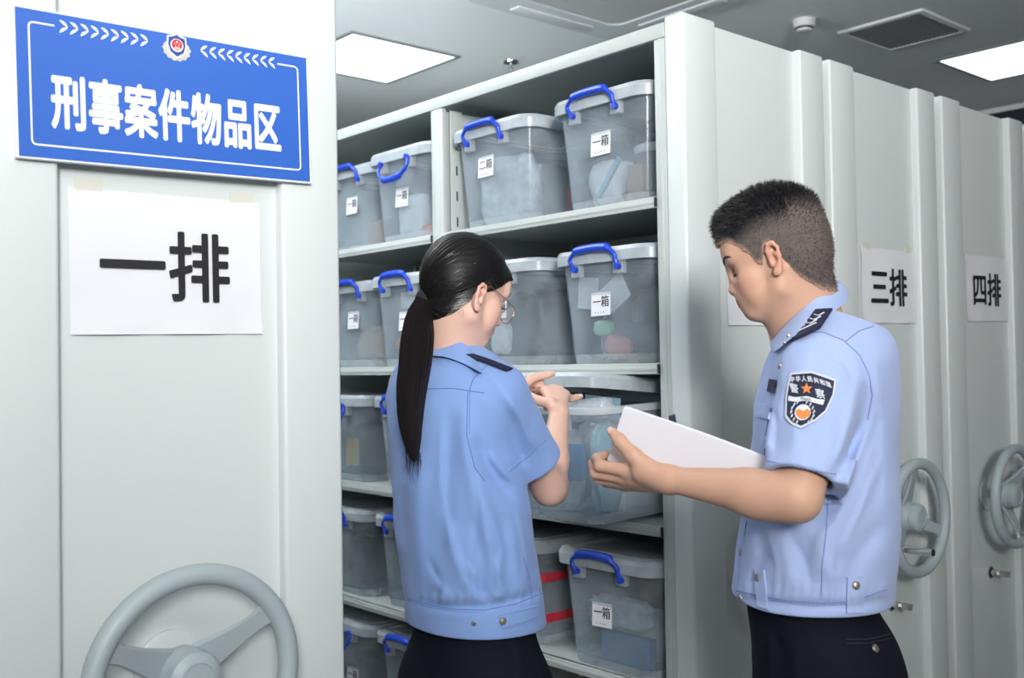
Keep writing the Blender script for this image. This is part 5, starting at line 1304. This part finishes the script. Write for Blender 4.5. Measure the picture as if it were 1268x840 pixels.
# trousers
hc = npv(WP(588, 800, DW)); hc[2] = .85
fl = [(hc[0]-lw_[0]*.09, hc[1]-lw_[1]*.09), (hc[0]+lw_[0]*.09, hc[1]+lw_[1]*.09)]
pv = Vol((hc[0]-.25, hc[1]-.25, 0), (hc[0]+.25, hc[1]+.25, 1.02), .006)
def wz(z, ru, rv, sh=0.0): return (z, hc[0]+fw[0]*sh, hc[1]+fw[1]*sh, ru, rv)
legs_volume(pv, hc-Z3*.02, fw, lw_, .085, .092, fl, [wz(1.005, .088, .116, .01), wz(.96, .096, .126, .0), wz(.91, .104, .136, -.004), wz(.85, .108, .143, -.006), wz(.79, .102, .146, -.002)])
pv.displace(lambda P: folds(P, [(((640, 785), (645, 840)), 5, .003)], 2.0)+.002*vnoise(P, 20, 19))
trousers_w = mesh_from('trousers', [pv.mesh()], M_trous, woman)
for (x, y) in fl: shoe(woman, x, y, fw)
# sewn details
cw = Caster([shirt_w]); ct = Caster([trousers_w])
seam(cw, [(524, 482), (560, 481), (600, 487), (582, 478)][:3], .0009, M_seamw, 'yoke_seam', woman)
seam(cw, [(590, 440), (604, 452), (586, 470), (579, 490), (578, 540), (588, 580), (600, 596)][1:], .0009, M_seamw, 'sleeve_seam', woman)
seam(cw, [(582, 482), (581, 540)], .0008, M_seamw, 'stitching', woman, dash=.004)
seam(cw, [(627, 587), (650, 569), (676, 545)], .0008, M_seamw, 'stitching', woman, dash=.004)
seam(cw, [(504, 741), (530, 749), (565, 755), (600, 756), (640, 748), (670, 735)], .0009, M_seamw, 'hem_seam', woman)
seam(cw, [(505, 744), (530, 752), (565, 758), (600, 759)], .0008, M_seamw, 'stitching', woman, dash=.004)
seam(cw, [(648, 690), (655, 715), (658, 738)], .0009, M_seamw, 'side_seam', woman)
tb = patch(cw, [(618, 761), (664, 750), (665, 766), (622, 779)], .0022, M_shirtw, 'hem_tab', woman, off=.001)
for nmx in ([(620, 762), (664, 752)], [(624, 777), (664, 764)]): seam(cw, nmx, .0005, M_seamw, 'tab_stitching', tb, off=.0034, dash=.004)
p_, n_ = cw.hit(622, 769, .0035); mb = MB(); mb.lathe([(.0066, 0), (.0066, .0012), (.0052, .0030), (.0018, .0038)], n=18); mb.xf(Matrix.Translation(p_) @ n_.to_track_quat('Z', 'Y').to_matrix().to_4x4()); mb.build('button', M_button, tb)
button(cw, 587, 772, .0052, M_chrome, 'button', woman)
ep = patch(cw, [(577, 443), (586, 442), (633, 460), (626, 462)], .003, M_navy2, 'shoulder_board', woman, off=.005)

# hair: combed back into a tie
def hl(x, y, z):
    base = np.interp(x, [-.12, -.085, -.06, -.04, -.020, -.008, .006, .016, .030, .045, .062, .080, .1], [-.105, -.105, -.098, -.078, -.040, -.004, .024, .018, .014, .030, .050, .060, .066])
    return z-base
hvv = Vol(HW.o-np.array([.15, .15, .14]), HW.o+np.array([.15, .15, .16]), .0024)
hell(hvv, HW, (-.014, 0, .042), (.104, .083, .090)); hvv.cone(HW.p(-.030, 0, -.02), WP(556, 455, 1.95), .0475, .0505, .02); hell(hvv, HW, (-.038, 0, .012), (.078, .078, .082), .02); hell(hvv, HW, (.030, 0, .012), (.064, .068, .076), .02); hell(hvv, HW, (.070, 0, .048), (.027, .054, .040), .02)
gx = np.stack(np.meshgrid(*[hvv.lo[i]+hvv.h*np.arange(hvv.n[i]) for i in range(3)], indexing='ij'), -1).reshape(-1, 3)
X_, Y_, Z_ = HW.inv(gx); hvv.d = np.maximum(hvv.d, (-hl(X_, Y_, Z_)*HW.k).astype(np.float32).reshape(hvv.n)); 
# combed furrows running towards the tie
TIE = WP(529, 367, 1.905); tl = HW.inv(TIE[None])
def comb(P):
    v = P-TIE; ang = np.arctan2(v@HW.y, v@HW.z); return .00025*np.sin(ang*60+2*vnoise(P, 25, 3))+.0002*np.sin(ang*130)
hvv.displace(comb, .01); del gx
hv2 = Vol(TIE-.06, TIE+.06, .0024)
capm = hvv.mesh()
hw = mesh_from('hair', [capm], M_hair, woman)
# strands over the cap, all flowing to the tie
hb = BVHTree.FromPolygons([v.co for v in hw.data.vertices], [tuple(p.vertices) for p in hw.data.polygons])
rs = np.random.RandomState(11); nv = len(hw.data.vertices); co = np.zeros(nv*3); hw.data.vertices.foreach_get('co', co); co = co.reshape(-1, 3)
x, y, z = HW.inv(co); edge = np.nonzero((np.abs(hl(x, y, z)) < .006) | (rs.rand(nv) < .03))[0]; mb = MB(); tiev = Vector(TIE)
for i in rs.choice(edge, 1500):
    p = Vector(co[i]); path = []; d0 = (tiev-p).length
    for k in range(9):
        t = k/8*.97; q = p.lerp(tiev, t); loc, nr, _, _ = hb.find_nearest(q+(q-Vector(HW.p(-.01, 0, .02))).normalized()*.03)
        if loc is None: break
        path.append(loc+nr*(.0008+.0012*rs.rand()*math.sin(t*PI)))
    if len(path) > 3: mb.tube(path, [.00035]*(len(path)-1)+[.0003], 3, caps=False)
mb.build('combed_strands', mat('hair_gloss', (.010, .009, .010), .34, spec=.45), woman)['kind'] = 'stuff'
# flyaways at the nape
mb = MB()
for i in range(40):
    a = Vector(HW.p(-.045-.03*rs.rand()+.02, -.02-.045*rs.rand(), -.052-.012*rs.rand())); b = a+Vector(HW.x)*-.004-Vector(HW.z)*(.008+.012*rs.rand())+Vector(rs.normal(size=3)*.004); mb.tube([a, (a+b)/2+Vector(rs.normal(size=3)*.001), b], [.0002, .0002, .0001], 3, caps=False)
mb.build('nape_wisps', M_hair, woman)['kind'] = 'stuff'
# tie and tail
td = WP(515, 395, 1.89)-TIE; td /= np.linalg.norm(td)
mb = MB()
for k in range(3):
    c_ = Vector(TIE+td*(.002+.0042*k)); u_ = Vector(td).orthogonal().normalized(); w_ = Vector(td).cross(u_); mb.tube([c_+(u_*math.cos(2*PI*i/28)+w_*math.sin(2*PI*i/28))*(.0165+.0006*math.sin(i*1.9)) for i in range(28)], .0032, 8, closed=True)
mb.build('hair_tie', mat('tie_black', (.012, .012, .02), .8), woman)
cen = [(533, 362, 1.915, .014, .014), (524, 374, 1.895, .016, .015), (519, 392, 1.882, .022, .018), (517, 418, 1.872, .027, .020), (514, 450, 1.862, .0265, .020), (510, 480, 1.852, .0245, .019), (508, 508, 1.847, .021, .017), (509, 535, 1.843, .0165, .014), (511, 556, 1.842, .010, .009), (513, 571, 1.842, .0025, .003)]
P_ = [Vector(WP(a, b, c)) for a, b, c, _, _ in cen]
def spl(P, t):
    n = len(P)-1; u = min(max(t, 0), .9999)*n; k = int(u); t = u-k; a, b, c, d = P[max(k-1, 0)], P[k], P[k+1], P[min(k+2, n)]
    return .5*((2*b)+(c-a)*t+(2*a-5*b+4*c-d)*t*t+(3*b-a-3*c+d)*t**3)
rw = [Vector((a, b, 0)) for _, _, _, a, b in cen]; cR, cU, cF = camR, camU, camF
R = []
for i in range(60):
    t = i/59; c_ = spl(P_, t); r_ = spl(rw, t); ring = []
    for k in range(60):
        a = 2*PI*k/60; g_ = 1+.05*math.sin(k*2.1+3*math.sin(t*5))+.03*math.sin(k*3.7+t*9)
        ring.append(c_+cR*math.cos(a)*r_.x*g_*.93+cF*math.sin(a)*r_.y*g_*.93)
    R.append(ring)
mb = MB(); mb.rings(R); tail = mb.build('ponytail', M_hair, woman, angle=80)
mb = MB()
for s_ in range(1300):
    a = 2*PI*rs.rand(); q = .90+.14*rs.rand(); path = []; t0 = .02*rs.rand(); t1 = .72+.28*rs.rand()**.7; ph = rs.rand()*6; wv = .0012+.0015*rs.rand(); nseg = 12
    for k in range(nseg+1):
        t = t0+(t1-t0)*k/nseg; c_ = spl(P_, t); r_ = spl(rw, t); aa = a+.18*math.sin(t*4+ph)
        path.append(c_+cR*(math.cos(aa)*r_.x*q+wv*math.sin(t*7+ph))+cF*math.sin(aa)*r_.y*q)
    mb.tube(path, [.00042]*nseg+[.0001], 3, caps=False)
for s_ in range(60):                                    # thin loose ends
    a = 2*PI*rs.rand(); c0 = spl(P_, .8+.15*rs.rand()); p = c0+cR*math.cos(a)*.012; mb.tube([p, p-cU*.02+cR*rs.normal()*.003, p-cU*(.035+.02*rs.rand())+cR*rs.normal()*.006], [.0003, .00025, .0001], 3, caps=False)
mb.build('tail_strands', mat('hair_gloss_tail', (.013, .010, .011), .36, spec=.5), tail)['kind'] = 'stuff'
# glasses
gl = empty('glasses', (0, 0, 0), 0, 'thin gold-rimmed glasses worn by the woman', 'glasses'); M_gold = mat('rim_gold', (.55, .36, .28), .25, metal=.9); M_lens = frosted('lens', (.8, .85, .9), .93, .05, .02, 5)
for s_ in (-1, 1):
    L_ = [(math.cos(2*PI*i/28), math.sin(2*PI*i/28)) for i in range(28)]
    pts = [Vector(HW.p(.112-.006*abs(c), s_*.034+c*.0245*(1+.05*q), -.014+q*.0215-.003*abs(c))) for c, q in L_]
    mb = MB(); mb.tube(pts, .0009, 6, closed=True); r_ = mb.build('rim', M_gold, gl)
    mb = MB(); ctr = sum(pts, Vector())/28; sc_ = [ctr+(p-ctr)*.97 for p in pts]; th_ = Vector(HW.x)*.0008; mb.rings([[p-th_ for p in sc_], [p+th_ for p in sc_]]); mb.build('lens', M_lens, gl, smooth=False)
    mb = MB(); mb.tube([Vector(HW.p(*q)) for q in ((.105, s_*.058, -.008), (.098, s_*.0665, -.004), (.06, s_*.072, .004), (.02, s_*.0755, .012), (-.004, s_*.080, .018), (-.018, s_*.080, .004), (-.022, s_*.078, -.012))], [.0009]*5+[.0014, .0016], 6); mb.build('temple_arm', M_gold, gl)
    mb = MB(); mb.lathe([(.0045, -.001), (.0045, .001)], n=10); mb.xf(Matrix.Translation(Vector(HW.p(.103, s_*.011, -.018)))); mb.build('nose_pad', M_lens, gl)
mb = MB(); mb.tube([Vector(HW.p(*q)) for q in ((.111, -.011, -.006), (.114, 0, -.002), (.111, .011, -.006))], .0009, 6); mb.build('bridge', M_gold, gl)
